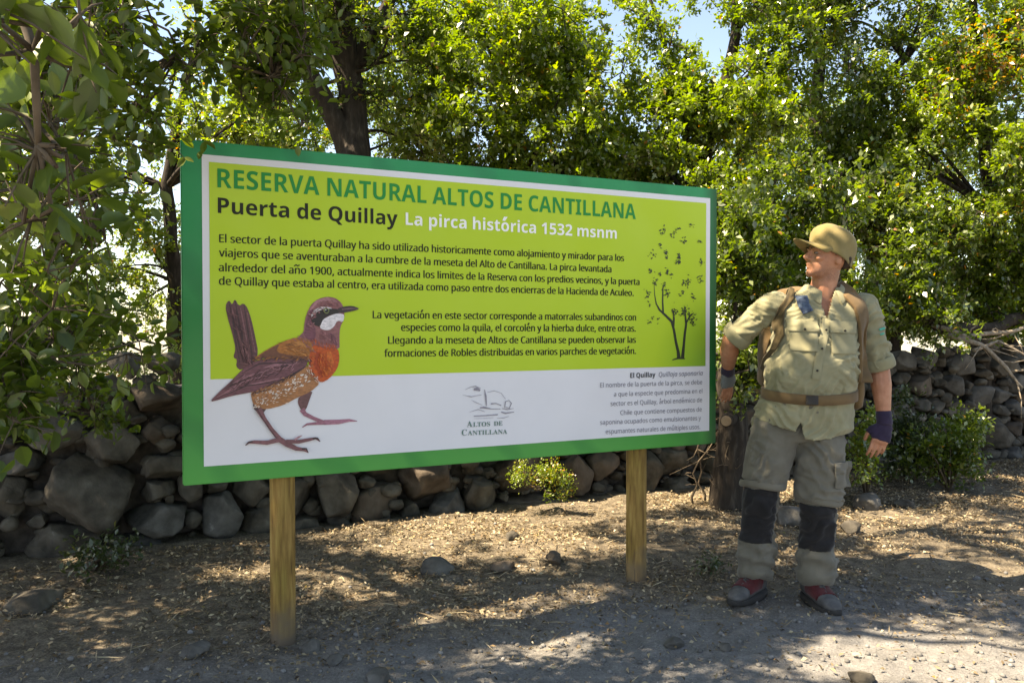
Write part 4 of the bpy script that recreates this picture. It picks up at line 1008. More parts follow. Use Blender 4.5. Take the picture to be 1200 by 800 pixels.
def torso_rings(off, levels):
    out = []
    for z, cx, cy, hw, fr, bk in levels:
        R = []
        for j in range(36):
            t = 2 * math.pi * j / 36; x, y = math.cos(t), math.sin(t)
            d = (fr if y < 0 else bk) + off
            R.append(lim((cx + (hw + off) * np.sign(x) * abs(x) ** 0.85, cy + d * np.sign(y) * abs(y) ** 0.9, z)))
        out.append(R)
    return out
TORSO = [(0.78, -0.028, 0.01, 0.165, 0.105, 0.13), (0.88, -0.015, 0.01, 0.190, 0.125, 0.14), (0.98, 0.010, 0.01, 0.196, 0.145, 0.125), (1.06, 0.022, 0.01, 0.200, 0.165, 0.12), (1.16, 0.032, 0.01, 0.200, 0.155, 0.12), (1.28, 0.052, 0.015, 0.205, 0.125, 0.125), (1.37, 0.070, 0.02, 0.200, 0.095, 0.12), (1.43, 0.080, 0.025, 0.165, 0.07, 0.10), (1.475, 0.085, 0.025, 0.10, 0.055, 0.075), (1.50, 0.086, 0.022, 0.062, 0.05, 0.06)]
HIP_L, KN_L, AN_L = lim((-0.125, 0.01, 0.84)), lim((-0.222, -0.02, 0.47)), lim((-0.238, 0.02, 0.10))
HIP_R, KN_R, AN_R = lim((0.070, 0.0, 0.84)), lim((0.040, -0.06, 0.44)), lim((0.022, -0.06, 0.09))

def hand(mb, wr, d, pn, th, size=1.0, curl=(0.25, 0.35, 0.42, 0.5), tcurl=0.3, spread=0.0):
    """palm, four unequal bent fingers and a thumb from the side of the palm; d wrist->fingers, pn palm normal, th thumb side"""
    d = unit(d); th = unit(th - d * (th @ d)); pn = unit(np.cross(d, th)) * np.sign(np.dot(np.cross(d, th), pn)); k = size
    def pt(a, s, p): return wr + d * a * k + th * s * k + pn * p * k
    rings = []
    for a, w, t in ((-0.03, 0.027, 0.021), (0.0, 0.028, 0.019), (0.03, 0.037, 0.019), (0.06, 0.042, 0.017), (0.088, 0.041, 0.014), (0.098, 0.034, 0.010)):
        rings.append([pt(a, w * math.cos(u), t * math.sin(u)) for u in np.linspace(0, 2 * math.pi, 17)[:-1]])
    mb.loft(rings)
    for i, (s, ln, r) in enumerate(((0.031, 0.074, 0.0092), (0.0105, 0.083, 0.0095), (-0.0105, 0.076, 0.009), (-0.030, 0.058, 0.0082))):
        p = pt(0.078, s * 0.95, 0.0); ang = 0.08 + spread; dirv = unit(d + th * (s * 2.2 + 0.0)); P = [p]; R = [r * k]
        for seg, f in ((0.42 + 0.018 / ln, 0), (0.33, 1), (0.25, 2)):
            a = curl[i] * (0.45 + 0.75 * f)
            v = unit(dirv * math.cos(a) + pn * math.sin(a))
            P.append(P[-1] + v * ln * seg * k); R.append(r * k * (0.97 - 0.09 * f))
        P.append(P[-1] + unit(P[-1] - P[-2]) * 0.006 * k); R.append(r * k * 0.45)
        mb.tube(P, R, 8)
    P = [pt(0.018, 0.022, 0.004), pt(0.042, 0.046, 0.010), pt(0.070, 0.058, 0.016 + 0.02 * tcurl), pt(0.096, 0.058, 0.022 + 0.045 * tcurl), pt(0.102, 0.057, 0.024 + 0.05 * tcurl)]
    mb.tube(P, [0.016 * k, 0.0135 * k, 0.0112 * k, 0.0095 * k, 0.005 * k], 8)
    return pt, d, pn, th

mb = MB()
mb.loft(torso_rings(-0.012, TORSO))
mb.tube([(0.088, 0.03, 1.42), (0.088, 0.02, 1.50), (0.098, 0.01, 1.56), (0.100, 0.0, 1.62)], [(0.066, 0.062), (0.059, 0.059), (0.057, 0.060), (0.058, 0.062)], 16)
mb.loft([head_ring(*a) for a in [(-0.004, 0.060, 0.0, 0.020), (0.004, 0.086, -0.01, 0.034), (0.022, 0.096, -0.03, 0.046), (0.050, 0.097, -0.06, 0.057), (0.075, 0.096, -0.085, 0.064), (0.105, 0.091, -0.098, 0.070), (0.125, 0.096, -0.102, 0.073), (0.155, 0.094, -0.104, 0.075), (0.185, 0.082, -0.10, 0.073), (0.210, 0.055, -0.085, 0.060), (0.230, 0.02, -0.05, 0.036), (0.236, 0.0, -0.03, 0.012)]])
mb.tube([hp(0.090, 0, 0.122), hp(0.103, 0, 0.105), hp(0.118, 0, 0.086), hp(0.113, 0, 0.078)], [0.008, 0.010, 0.013, 0.009], 10)           # nose
for s in (-1, 1):
    mb.ellipsoid(hp(0.102, s * 0.012, 0.080), (0.011, 0.009, 0.008))
    mb.tube([hp(0.098, s * 0.008, 0.128), hp(0.093, s * 0.033, 0.132), hp(0.078, s * 0.052, 0.124)], [0.004, 0.005, 0.004], 8)             # brow
    mb.ellipsoid(hp(0.070, s * 0.045, 0.088), (0.022, 0.018, 0.018))                                                                        # cheek
    ear = np.stack([hf * 0.9 - hu * 0.1, hl * s, hu])
    mb.ellipsoid(hp(-0.012, s * 0.073, 0.092), (0.019, 0.011, 0.031), ax=ear)
mb.tube([hp(0.086, -0.020, 0.056), hp(0.103, 0, 0.058), hp(0.086, 0.020, 0.056)], [0.004, 0.008, 0.004], 8)
mb.tube([hp(0.085, -0.017, 0.043), hp(0.100, 0, 0.042), hp(0.085, 0.017, 0.043)], [0.004, 0.009, 0.004], 8)
mb.ellipsoid(hp(0.086, 0, 0.014), (0.017, 0.022, 0.017))
for sh, el, wr, cm_ in ((SH_R, EL_R, WR_R, 1), (SH_L, EL_L, WR_L, 1)):
    m1 = sh * 0.5 + el * 0.5; f1 = el * 0.7 + wr * 0.3; f2 = el * 0.3 + wr * 0.7
    mb.tube([sh, m1, el, f1, f2, wr], [0.048, 0.046, 0.045, 0.048, 0.036, 0.0275], 14)
hR = hand(mb, WR_R, lim((-0.30, -0.12, -0.95)), lim((0.15, 0.95, -0.15)), lim((-0.9, 0.1, 0.25)), 1.0, (0.28, 0.38, 0.5, 0.6))
hL = hand(mb, WR_L, lim((0.05, 0.18, -0.98)), lim((-0.55, 0.83, 0.1)), lim((0.83, 0.52, 0.1)), 0.98, (0.25, 0.32, 0.38, 0.45))
for hip, kn, an in ((HIP_L, KN_L, AN_L), (HIP_R, KN_R, AN_R)):
    mb.tube([hip, hip * .5 + kn * .5, kn, kn * .65 + an * .35, an], [0.088, 0.078, 0.058, 0.058, 0.042], 14)
    fd = unit(lim((-0.62, -0.62, 0)) if kn is KN_L else lim((0.14, -0.99, 0)))
    mb.tube([an + (0, 0, 0.0), an + fd * 0.05 - (0, 0, 0.045), an + fd * 0.13 - (0, 0, 0.05)], [0.034, 0.033, 0.024], 10)
me = remeshed(mb, "body", 0.0048, 3, 0.5)
me.materials.append(M_skin)
link("body", me, man)
print("man body verts", len(me.vertices))

# hair: short back and sides under the cap
mb = MB()
mb.loft([head_ring(z, f, bk, w) for z, f, bk, w in [(0.052, -0.052, -0.072, 0.048), (0.075, -0.040, -0.096, 0.064), (0.105, -0.028, -0.100, 0.0725), (0.128, 0.02, -0.094, 0.068), (0.145, 0.02, -0.080, 0.055)]])
mb.loft([head_ring(z, f, bk, w) for z, f, bk, w in [(0.105, 0.030, -0.02, 0.0735), (0.128, 0.030, -0.05, 0.0735), (0.145, 0.02, -0.06, 0.060)]])
me = remeshed(mb, "hair", 0.005, 2); me.materials.append(M_hair); link("hair", me, man)
for s in (-1, 1):
    mb = MB(); mb.ellipsoid(hp(0.083, s * 0.033, 0.109), (0.0105, 0.0105, 0.006), nu=12, nv=8); e = mb.build("eye", M_eye, man, True)
    mb = MB(); mb.ellipsoid(hp(0.0915, s * 0.034, 0.109), (0.0035, 0.0035, 0.004), nu=10, nv=6); mb.build("pupil", M_pupil, e, True)
    mb = MB(); mb.tube([hp(0.101, s * 0.010, 0.131), hp(0.099, s * 0.030, 0.137), hp(0.085, s * 0.050, 0.132)], [0.002, 0.003, 0.0015], 6); mb.build("eyebrow", M_hair, man, True)

# cap: tipped back a little, curved peak
ct = math.radians(13)
cf = hf * math.cos(ct) + hu * math.sin(ct); cu = hu * math.cos(ct) - hf * math.sin(ct)
CC = hp(-0.006, 0, 0.150)
cap = MB(); rings = []
NCAP = 72
for z, k in ((-0.030, 1.0), (-0.022, 1.012), (-0.010, 1.0), (0.01, 1.01), (0.035, 0.985), (0.06, 0.91), (0.08, 0.79), (0.094, 0.62), (0.102, 0.40), (0.106, 0.2), (0.107, 0.05)):
    ring = []
    for j in range(NCAP):
        t = 2 * math.pi * j / NCAP
        dip = (-0.034 * (0.5 - 0.5 * math.cos(t))) if z < 0 else 0            # lower at the back
        seam = abs(math.sin(3 * t)) ** 0.35                                      # six stitched panels
        rr = k * (0.985 + 0.020 * seam if z > 0 else 1.0)
        wob = 0.004 * math.sin(2 * t + 30 * z) + 0.003 * math.sin(5 * t + 1 + 50 * z)
        back = -0.010 * (0.5 - 0.5 * math.cos(t)) * max(z, 0) / 0.1
        ring.append(CC + cf * ((0.114 * rr + wob) * math.cos(t) - 0.006 + 0.004 * max(z, 0) / 0.1) + hl * (0.088 * rr + wob) * math.sin(t) + cu * (z + dip + back))
    rings.append(ring)
n_ = NCAP
V = [v for r in rings for v in r]; F = [(i * n_ + j, i * n_ + (j + 1) % n_, (i + 1) * n_ + (j + 1) % n_, (i + 1) * n_ + j) for i in range(len(rings) - 1) for j in range(n_)]; F.append(tuple((len(rings) - 1) * n_ + j for j in range(n_)))
me = bpy.data.meshes.new("cap"); me.from_pydata([tuple(v) for v in V], [], F); me.materials.append(M_cap); me.polygons.foreach_set("use_smooth", [True] * len(F))
co = link("cap", me, man); sm = co.modifiers.new("t", 'SOLIDIFY'); sm.thickness = 0.004; sm.offset = 0
V = []; F = []
nu_, nv_ = 17, 7
for i in range(nv_):
    q = i / (nv_ - 1)
    for j in range(nu_):
        t = (j / (nu_ - 1) - 0.5) * 2
        s = t * 0.088 * (1 - 0.10 * q * q)
        f0 = 0.113 * math.sqrt(max(0, 1 - (s / 0.094) ** 2)) - 0.006
        reach = 0.080 * (1 - abs(t) ** 2.8)
        drop = -0.026 * t * t * (0.4 + 0.6 * q) - 0.010 * q - 0.018
        V.append(CC + cf * (f0 + reach * q) + hl * s + cu * (drop))
for i in range(nv_ - 1):
    for j in range(nu_ - 1): F.append((i * nu_ + j, i * nu_ + j + 1, (i + 1) * nu_ + j + 1, (i + 1) * nu_ + j))
me = bpy.data.meshes.new("brim"); me.from_pydata([tuple(v) for v in V], [], F); me.materials.append(M_cap); me.polygons.foreach_set("use_smooth", [True] * len(F))
bo = link("brim", me, co); sm = bo.modifiers.new("t", 'SOLIDIFY'); sm.thickness = 0.0035; sm.offset = 0
mb = MB(); mb.ellipsoid(CC + cu * 0.108 - cf * 0.004, (0.009, 0.009, 0.005)); mb.build("cap_button", M_cap, co, True)

def folds(me, amp, seed, wl=0.075, tilt=0.5):
    """soft ridged cloth folds running mostly across the limb, broken up by noise"""
    V = get_co(me); N = get_no(me)
    warp = (fbm(V, 5.0, 3, seed) - 0.5) * 5.5; warp2 = (fbm(V, 4.0, 2, seed + 4) - 0.5) * 2
    ph = (V[:, 2] + tilt * (V[:, 0] * np.sign(warp2)) * 0.8 + 0.25 * V[:, 1]) / wl + warp
    rid = (0.5 + 0.5 * np.cos(2 * math.pi * ph)) ** 1.6
    mask = np.clip((fbm(V, 6.5, 2, seed + 7) - 0.36) * 4.5, 0, 1)
    set_co(me, V + N * (amp * (rid - 0.4) * mask)[:, None])
def wrinkle(me, amp, seed, stretch=(7, 7, 16), fine=0.35):
    V = get_co(me); N = get_no(me)
    w = (fbm(V * np.array(stretch), 1.0, 3, seed) - 0.5) * 2
    w = np.sign(w) * np.abs(w) ** 0.8
    rid = 1 - np.abs(fbm(V * np.array(stretch) * 0.8 + V[:, [2, 0, 1]] * 5, 1.0, 2, seed + 9) - 0.5) * 5
    V = V + N * (amp * (w + fine * np.clip(rid, -1, 1)))[:, None]
    set_co(me, V)
def tree_of(me):
    V = get_co(me); return BVHTree.FromPolygons([tuple(v) for v in V], [tuple(p.vertices) for p in me.polygons])

# shirt
SHIRT = [(0.74, -0.020, 0.01, 0.232, 0.150, 0.17), (0.84, -0.012, 0.01, 0.226, 0.152, 0.165), (0.93, 0.004, 0.01, 0.214, 0.155, 0.15), (0.99, 0.016, 0.01, 0.205, 0.158, 0.14), (1.03, 0.020, 0.01, 0.210, 0.178, 0.145), (1.08, 0.024, 0.01, 0.211, 0.180, 0.145), (1.18, 0.036, 0.01, 0.205, 0.164, 0.14), (1.28, 0.052, 0.015, 0.206, 0.138, 0.14), (1.37, 0.070, 0.02, 0.212, 0.108, 0.135), (1.43, 0.080, 0.025, 0.175, 0.083, 0.112), (1.475, 0.086, 0.025, 0.110, 0.066, 0.085), (1.495, 0.088, 0.022, 0.076, 0.060, 0.070)]
mb = MB(); mb.loft(torso_rings(0.0, SHIRT))
SL_R = SH_R * 0.02 + EL_R * 0.98; SL_L = SH_L * 0.10 + EL_L * 0.90
for sh, e in ((SH_R, SL_R), (SH_L, SL_L)):
    mb.ellipsoid(sh - (0, 0, 0.010), (0.069, 0.069, 0.068))
    mb.tube([sh + (0, 0, 0.0), sh * .7 + e * .3, sh * .35 + e * .65, e], [0.066, 0.067, 0.066, 0.066], 18)
me = remeshed(mb, "shirt", 0.0065, 9, 0.5)
wrinkle(me, 0.010, 3, (7, 7, 11), 0.5); folds(me, 0.012, 5, 0.085, 1.2); folds(me, 0.007, 15, 0.042, 0.9); folds(me, 0.003, 45, 0.022, 0.7)
V = get_co(me)
# open hem (a flap either side of the front split), open neck, open cuffs
def hem(x): return np.where(x < -0.075, np.interp(x, [-0.27, -0.10, -0.075], [0.872, 0.815, 0.865]), np.interp(x, [-0.075, -0.055, 0.02, 0.22], [0.865, 0.782, 0.778, 0.815]))
bm = bmesh.new(); bm.from_mesh(me); bm.verts.ensure_lookup_table()
kill = []
for f in bm.faces:
    c = f.calc_center_median()
    zz = hem(np.array(c.x)) if c.y < 0.02 else 0.80
    if c.z < zz and abs(c.x) < 0.275: kill.append(f); continue
    if c.y < 0.03 and c.z > 1.30:
        k = (c.z - 1.335) / (1.49 - 1.335)
        if k > 0 and abs(c.x - (0.055 + 0.022 * k)) < 0.052 * k: kill.append(f); continue
    for sh, e in ((SH_R, SL_R), (SH_L, SL_L)):
        dd = unit(e - sh); q = lim(c[:]) - e
        if q @ dd > -0.008 and np.linalg.norm(q) < 0.12: kill.append(f); break
    if c.z > 1.485: kill.append(f)
bmesh.ops.delete(bm, geom=list(set(kill)), context='FACES')
for v in bm.verts:
    if v.is_boundary and v.co.z < 0.9 and v.co.y < 0.02: v.co.z += (float(hem(np.array(v.co.x))) - v.co.z) * 0.8
bm.to_mesh(me); bm.free(); me.materials.append(M_shirt)
shirt = link("shirt", me, man); sm = shirt.modifiers.new("t", 'SOLIDIFY'); sm.thickness = 0.004; sm.offset = -1
SB = tree_of(me)
def cast(x, z, dflt=-0.1):
    h = SB.ray_cast(Vector((x, -1.0, z)), Vector((0, 1, 0)))
    return h[0].y if h[0] is not None else dflt
def ribbon(path, width, lift, thick, mat_, name, parent, n=5, pre=(), smooth=2, post=()):
    """strip laid over the front of the shirt along (x, z); pre = extra 3-D points before it"""
    P = np.array(path, float); ts = np.linspace(0, len(P) - 1, len(P) * 6)
    P = np.stack([np.interp(ts, np.arange(len(path)), P[:, i]) for i in range(2)], -1)
    T = np.gradient(P, axis=0); T /= np.linalg.norm(T, axis=1, keepdims=True); N = np.stack([-T[:, 1], T[:, 0]], -1)
    G = np.zeros((len(P), n, 3))
    for i in range(len(P)):
        last = None
        for j in range(n):
            q = P[i] + N[i] * width * (j / (n - 1) - 0.5)
            y = cast(q[0], q[1], np.nan); G[i, j] = (q[0], y, q[1])
    for i in range(len(P)):
        row = G[i, :, 1]; ok = ~np.isnan(row)
        G[i, :, 1] = np.interp(np.arange(n), np.arange(n)[ok], row[ok]) if ok.any() else (G[i - 1, :, 1] if i else -0.05)
    for _ in range(smooth):
        G[1:-1, :, 1] = (G[:-2, :, 1] + 2 * G[1:-1, :, 1] + G[2:, :, 1]) / 4
    G[:, :, 1] -= lift
    if len(pre):
        pr = []
        for q in pre:
            w = G[0, -1] - G[0, 0]; w = w / (np.linalg.norm(w) + 1e-9) * width
            pr.append([lim(q) + w * (j / (n - 1) - 0.5) for j in range(n)])
        G = np.concatenate([np.array(pr), G])
    if len(post):
        w = G[-1, -1] - G[-1, 0]; w = w / (np.linalg.norm(w) + 1e-9) * width
        G = np.concatenate([G, np.array([[lim(q) + w * (j / (n - 1) - 0.5) for j in range(n)] for q in post])])
    V = G.reshape(-1, 3); F = []
    for i in range(len(G) - 1):
        for j in range(n - 1): F.append((i * n + j, (i + 1) * n + j, (i + 1) * n + j + 1, i * n + j + 1))
    me = bpy.data.meshes.new(name); me.from_pydata(V.tolist(), [], F); me.materials.append(mat_); me.polygons.foreach_set("use_smooth", [True] * len(F))
    o = link(name, me, parent); s = o.modifiers.new("t", 'SOLIDIFY'); s.thickness = thick; s.offset = 0
    bv = o.modifiers.new("b", 'BEVEL'); bv.width = thick * 0.35; bv.segments = 2
    return o
ribbon([(0.052, 1.335), (0.030, 1.26), (0.000, 1.16), (-0.020, 1.06)], 0.036, 0.005, 0.004, M_shirt, "placket", shirt, 4)
for x, z, w, h in ((0.125, 1.245, 0.125, 0.14), (-0.055, 1.255, 0.115, 0.135)):
    ribbon([(x, z + h / 2), (x - 0.004, z - h / 2)], w, 0.006, 0.004, M_shirt, "pocket", shirt, 7)
    ribbon([(x, z + h / 2 + 0.01), (x - 0.002, z + h / 2 - 0.045)], w + 0.012, 0.012, 0.004, M_shirt, "pocket_flap", shirt, 7)
    y = cast(x, z + h / 2 - 0.035); mb = MB(); mb.ellipsoid((x, y - 0.017, z + h / 2 - 0.034), (0.006, 0.003, 0.006)); mb.build("button", M_button, shirt, True)
for x, z in ((0.038, 1.285), (0.012, 1.20), (-0.012, 1.10)):
    mb = MB(); mb.ellipsoid((x, cast(x, z) - 0.011, z), (0.0055, 0.003, 0.0055)); mb.build("button", M_button, shirt, True)
# collar: a turned-down band open at the front
NC = lim((0.088, 0.022, 1.47)); V = []; F = []; nc = 30
for i, (rx, ry, dz) in enumerate(((0.078, 0.072, 0.028), (0.082, 0.078, 0.034), (0.100, 0.094, 0.016), (0.118, 0.108, -0.012))):
    for j in range(nc):
        t = math.radians(-90 + 26 + (360 - 52) * j / (nc - 1))
        fr = max(0, -math.sin(t)); e = min(j, nc - 1 - j)
        pt_ = 0.030 * max(0, 1 - e / 4.0) * (i / 3)
        V.append(NC + lim((rx * math.cos(t) * (1 - 0.10 * fr), ry * math.sin(t) - pt_ * 0.3, dz - 0.040 * fr * fr - pt_)))
for i in range(3):
    for j in range(nc - 1): F.append((i * nc + j, i * nc + j + 1, (i + 1) * nc + j + 1, (i + 1) * nc + j))
me = bpy.data.meshes.new("collar"); me.from_pydata([tuple(v) for v in V], [], F); me.materials.append(M_shirt); me.polygons.foreach_set("use_smooth", [True] * len(F))
o = link("collar", me, shirt); s = o.modifiers.new("t", 'SOLIDIFY'); s.thickness = 0.004; s.offset = 0; ss = o.modifiers.new("s", 'SUBSURF'); ss.levels = ss.render_levels = 1
# rolled cuffs
for sh, e in ((SH_R, SL_R), (SH_L, SL_L)):
    dd = unit(e - sh); mb = MB()
    prof = [(-0.050, 0.070), (-0.046, 0.0745), (-0.03, 0.0765), (-0.01, 0.0755), (0.004, 0.073), (0.008, 0.068), (0.0, 0.064), (-0.02, 0.062)]
    a = unit(np.cross(dd, lim((0, 1, 0.1)))); c_ = np.cross(dd, a); rings = []
    for q, r in prof:
        rings.append([e + dd * q + (a * math.cos(t) + c_ * math.sin(t)) * r * (1 + 0.03 * math.sin(3 * t + q * 60)) for t in np.linspace(0, 2 * math.pi, 25)[:-1]])
    V = [v for r in rings for v in r]; F = [(i * 24 + j, i * 24 + (j + 1) % 24, (i + 1) * 24 + (j + 1) % 24, (i + 1) * 24 + j) for i in range(len(rings) - 1) for j in range(24)]
    me = bpy.data.meshes.new("cuff"); me.from_pydata([tuple(v) for v in V], [], F); me.materials.append(M_shirt); me.polygons.foreach_set("use_smooth", [True] * len(F)); link("cuff", me, shirt)
h = SB.ray_cast(Vector((0.365, -1, 1.275)), Vector((0, 1, 0)))
ribbon([(0.340, 1.285), (0.372, 1.293)], 0.010, 0.006, 0.002, M_teal, "sleeve_mark", shirt, 3)
ribbon([(0.338, 1.262), (0.362, 1.268)], 0.008, 0.006, 0.002, M_teal, "sleeve_mark", shirt, 3)

# trousers: shorts over zipped lower legs that bunch above the boots
mb = MB()
mb.loft(torso_rings(0.0, [(0.76, -0.026, 0.01, 0.19, 0.115, 0.14), (0.86, -0.015, 0.01, 0.203, 0.135, 0.15), (0.95, 0.0, 0.01, 0.198, 0.145, 0.14), (1.02, 0.015, 0.01, 0.190, 0.14, 0.125)]))
HEML, HEMR = HIP_L * 0.13 + KN_L * 0.87, HIP_R * 0.20 + KN_R * 0.80
HEML = HEML + lim((0, 0, 0.035)); HEMR = HEMR + lim((0, 0, -0.035))
for hip, hemp, kn, an, w in ((HIP_L, HEML, KN_L, AN_L, 1.0), (HIP_R, HEMR, KN_R, AN_R, 1.05)):
    mb.tube([hip, hip * .6 + hemp * .4, hip * .2 + hemp * .8, hemp], [0.108, 0.108 * w, 0.105 * w, 0.102 * w], 20)
    mb.tube([hemp + (0, 0, 0.06), kn + (0, -0.01, 0.0), kn * .6 + an * .4, kn * .32 + an * .68, kn * .2 + an * .8, kn * .05 + an * .95, an + (0, -0.005, -0.005)], [0.080, 0.079, 0.076, 0.088, 0.081, 0.084, 0.066], 20)
me = remeshed(mb, "trousers", 0.007, 7, 0.5)
wrinkle(me, 0.008, 21, (7, 7, 9), 0.5); folds(me, 0.014, 25, 0.10, 0.9); folds(me, 0.006, 35, 0.05, 0.5)
V = get_co(me); low = np.clip((0.36 - V[:, 2]) / 0.1, 0, 1) * np.clip((V[:, 2] - 0.06) / 0.05, 0, 1)
set_co(me, V + get_no(me) * (np.sin(V[:, 2] * 70 + 9 * fbm(V, 6.0, 2, 4) + V[:, 0] * 14) * 0.0055 * low)[:, None])
me.materials.append(M_trouser)
trousers = link("trousers", me, man)
bm0 = bmesh.new(); bm0.from_mesh(me); bm0.normal_update()
for kn, an, hemp, sgn in ((KN_L, AN_L, HEML, 1), (KN_R, AN_R, HEMR, -1)):
    z1, z0 = hemp[2] - 0.012, kn[2] * 0.50 + an[2] * 0.5
    bm = bm0.copy()
    kill = []
    for f in bm.faces:
        c = f.calc_center_median()
        ax = kn[0] + (an[0] - kn[0]) * (kn[2] - c.z) / (kn[2] - an[2])
        if not (z0 < c.z < z1 and abs(c.x - ax) < 0.115 and c.x - ax < 0.056 and not (c.y > kn[1] + 0.05)): kill.append(f)
    bmesh.ops.delete(bm, geom=kill, context='FACES')
    for v in bm.verts: v.co += v.normal * 0.0035
    kme = bpy.data.meshes.new("knee_panel"); bm.to_mesh(kme); bm.free(); kme.materials.clear(); kme.materials.append(M_black)
    o = link("knee_panel", kme, trousers); s = o.modifiers.new("t", 'SOLIDIFY'); s.thickness = 0.005; s.offset = -1
bm0.free()
TB = tree_of(me)
SBs = SB; SB = TB
ribbon([(0.135, 0.665), (0.130, 0.555)], 0.10, 0.010, 0.008, M_trouser, "cargo_pocket", trousers, 6)
ribbon([(0.136, 0.672), (0.135, 0.622)], 0.108, 0.018, 0.006, M_trouser, "pocket_flap", trousers, 6)
for hemp in (HEML, HEMR):        # turned hems of the zip-off shorts
    mb = MB(); R = []
    for t in np.linspace(0, 2 * math.pi, 33)[:-1]:
        R.append(t)
    V = []; F = []
    for i, (dz, k) in enumerate(((0.022, 1.00), (0.010, 1.05), (-0.004, 1.06), (-0.012, 1.0), (-0.006, 0.9))):
        for t in R: V.append(hemp + lim((0.103 * k * math.cos(t), 0.103 * k * math.sin(t), dz + 0.008 * math.sin(2 * t))))
    for i in range(4):
        for j in range(32): F.append((i * 32 + j, i * 32 + (j + 1) % 32, (i + 1) * 32 + (j + 1) % 32, (i + 1) * 32 + j))
    hm = bpy.data.meshes.new("hem"); hm.from_pydata([tuple(v) for v in V], [], F); hm.materials.append(M_trouser); hm.polygons.foreach_set("use_smooth", [True] * len(F)); link("hem", hm, trousers)
SB = SBs

# boots
def boot(an, d):
    d = unit(lim(d)); s = np.cross(d, lim((0, 0, 1))); g = gz(MAN[0] + an[0], MAN[1] + an[1]) - MAN[2] + 0.004
    o0 = lim((an[0], an[1], g)) - d * 0.085
    t = lambda a, b_, z: o0 + d * a + s * b_ + lim((0, 0, z))
    def ring(a, w, z0, z1, n=18, sq=0.75):
        R = []
        for j in range(n):
            u = 2 * math.pi * j / n; x, y = math.cos(u), math.sin(u)
            R.append(t(a, w * np.sign(x) * abs(x) ** sq, (z0 + z1) / 2 + (z1 - z0) / 2 * np.sign(y) * abs(y) ** sq))
        return R
    up = MB(); up.loft([ring(*q) for q in ((0.0, 0.020, 0.03, 0.10), (0.012, 0.034, 0.02, 0.125), (0.06, 0.042, 0.018, 0.135), (0.11, 0.044, 0.018, 0.125), (0.155, 0.047, 0.018, 0.095), (0.20, 0.049, 0.018, 0.078), (0.245, 0.045, 0.018, 0.066), (0.275, 0.034, 0.02, 0.05), (0.287, 0.015, 0.024, 0.038))])
    up.tube([t(0.06, 0, 0.07), t(0.058, 0, 0.16)], [(0.055, 0.046), (0.053, 0.046)], 14)
    me = remeshed(up, "boot", 0.006, 3); me.materials.append(M_bootgrey); b_ = link("boot", me, man)
    so = MB(); rings = []
    for z, k in ((0.0, 0.97), (0.004, 1.0), (0.020, 1.0), (0.026, 0.96)):
        R = []
        for j in range(40):
            u = 2 * math.pi * j / 40; a = 0.143 + 0.155 * k * math.cos(u); x = (a - 0.143) / 0.155
            w = 0.054 * k * (1 - 0.10 * math.cos(2 * u + 0.6)) * np.sign(math.sin(u)) * abs(math.sin(u)) ** 0.7
            R.append(t(a, w, z + 0.012 * max(0, x - 0.6)))
        rings.append(R)
    so.loft(rings); so.build("sole", M_sole, b_, True)
    V = get_co(me); q = (V - o0) @ d; z = V[:, 2] - g; side = np.abs((V - o0) @ s)
    bm = bmesh.new(); bm.from_mesh(me); bm.normal_update()
    kill = [f for f in bm.faces if not (0.085 < (lim(f.calc_center_median()[:]) - o0) @ d < 0.205 and f.calc_center_median().z - g > 0.05)]
    bmesh.ops.delete(bm, geom=kill, context='FACES')
    for v in bm.verts: v.co += v.normal * 0.004
    tm = bpy.data.meshes.new("tongue"); bm.to_mesh(tm); bm.free(); tm.materials.clear(); tm.materials.append(M_bootred)
    o = link("tongue", tm, b_); sd = o.modifiers.new("t", 'SOLIDIFY'); sd.thickness = 0.004; sd.offset = -1
    lc = MB()
    for k in range(4):
        a = 0.10 + 0.026 * k; zz = 0.135 - 0.017 * k
        lc.tube([t(a, -0.026, zz - 0.012), t(a + 0.012, 0, zz + 0.002), t(a, 0.026, zz - 0.012)], 0.003, 6)
        lc.tube([t(a, 0.026, zz - 0.012), t(a + 0.02, 0, zz - 0.002), t(a + 0.026, -0.026, zz - 0.029)], 0.003, 6)
    lc.build("laces", M_bootgrey, b_, True)
boot(AN_L + lim((0, 0, 0)), (-0.62, -0.62, 0)); boot(AN_R, (0.14, -0.99, 0))

# fingerless gloves with a knitted cuff that follows the forearm
def glove(hand_, wr, el, m1, m2):
    pt, d, pn, th = hand_; f = unit(wr - el)
    t2 = unit(th - f * (th @ f)); p2 = unit(np.cross(f, t2)) * np.sign(np.dot(np.cross(f, t2), pn))
    mb = MB(); rings = []
    for a, w, t in ((0.0, 0.034, 0.025), (0.03, 0.043, 0.025), (0.06, 0.048, 0.023), (0.080, 0.0475, 0.020), (0.084, 0.044, 0.016)):
        rings.append([pt(a, w * math.cos(u), t * math.sin(u)) for u in np.linspace(0, 2 * math.pi, 21)[:-1]])
    mb.loft(rings); mb.tube([pt(0.018, 0.022, 0.004), pt(0.040, 0.046, 0.010), pt(0.062, 0.056, 0.016)], [0.020, 0.018, 0.016], 12)
    me = remeshed(mb, "glove", 0.005, 3); wrinkle(me, 0.003, 5, (40, 40, 60)); me.materials.append(m1); g = link("glove", me, man)
    bd = MB(); rings = []
    for a, k in ((-0.062, 0.030), (-0.058, 0.0335), (-0.045, 0.0330), (-0.03, 0.0345), (-0.015, 0.0335), (0.0, 0.0345), (0.010, 0.030)):
        rings.append([wr + f * a + t2 * k * 1.06 * math.cos(u) + p2 * k * math.sin(u) for u in np.linspace(0, 2 * math.pi, 23)[:-1]])
    bd.loft(rings); bd.build("glove_cuff", m2, g, True)
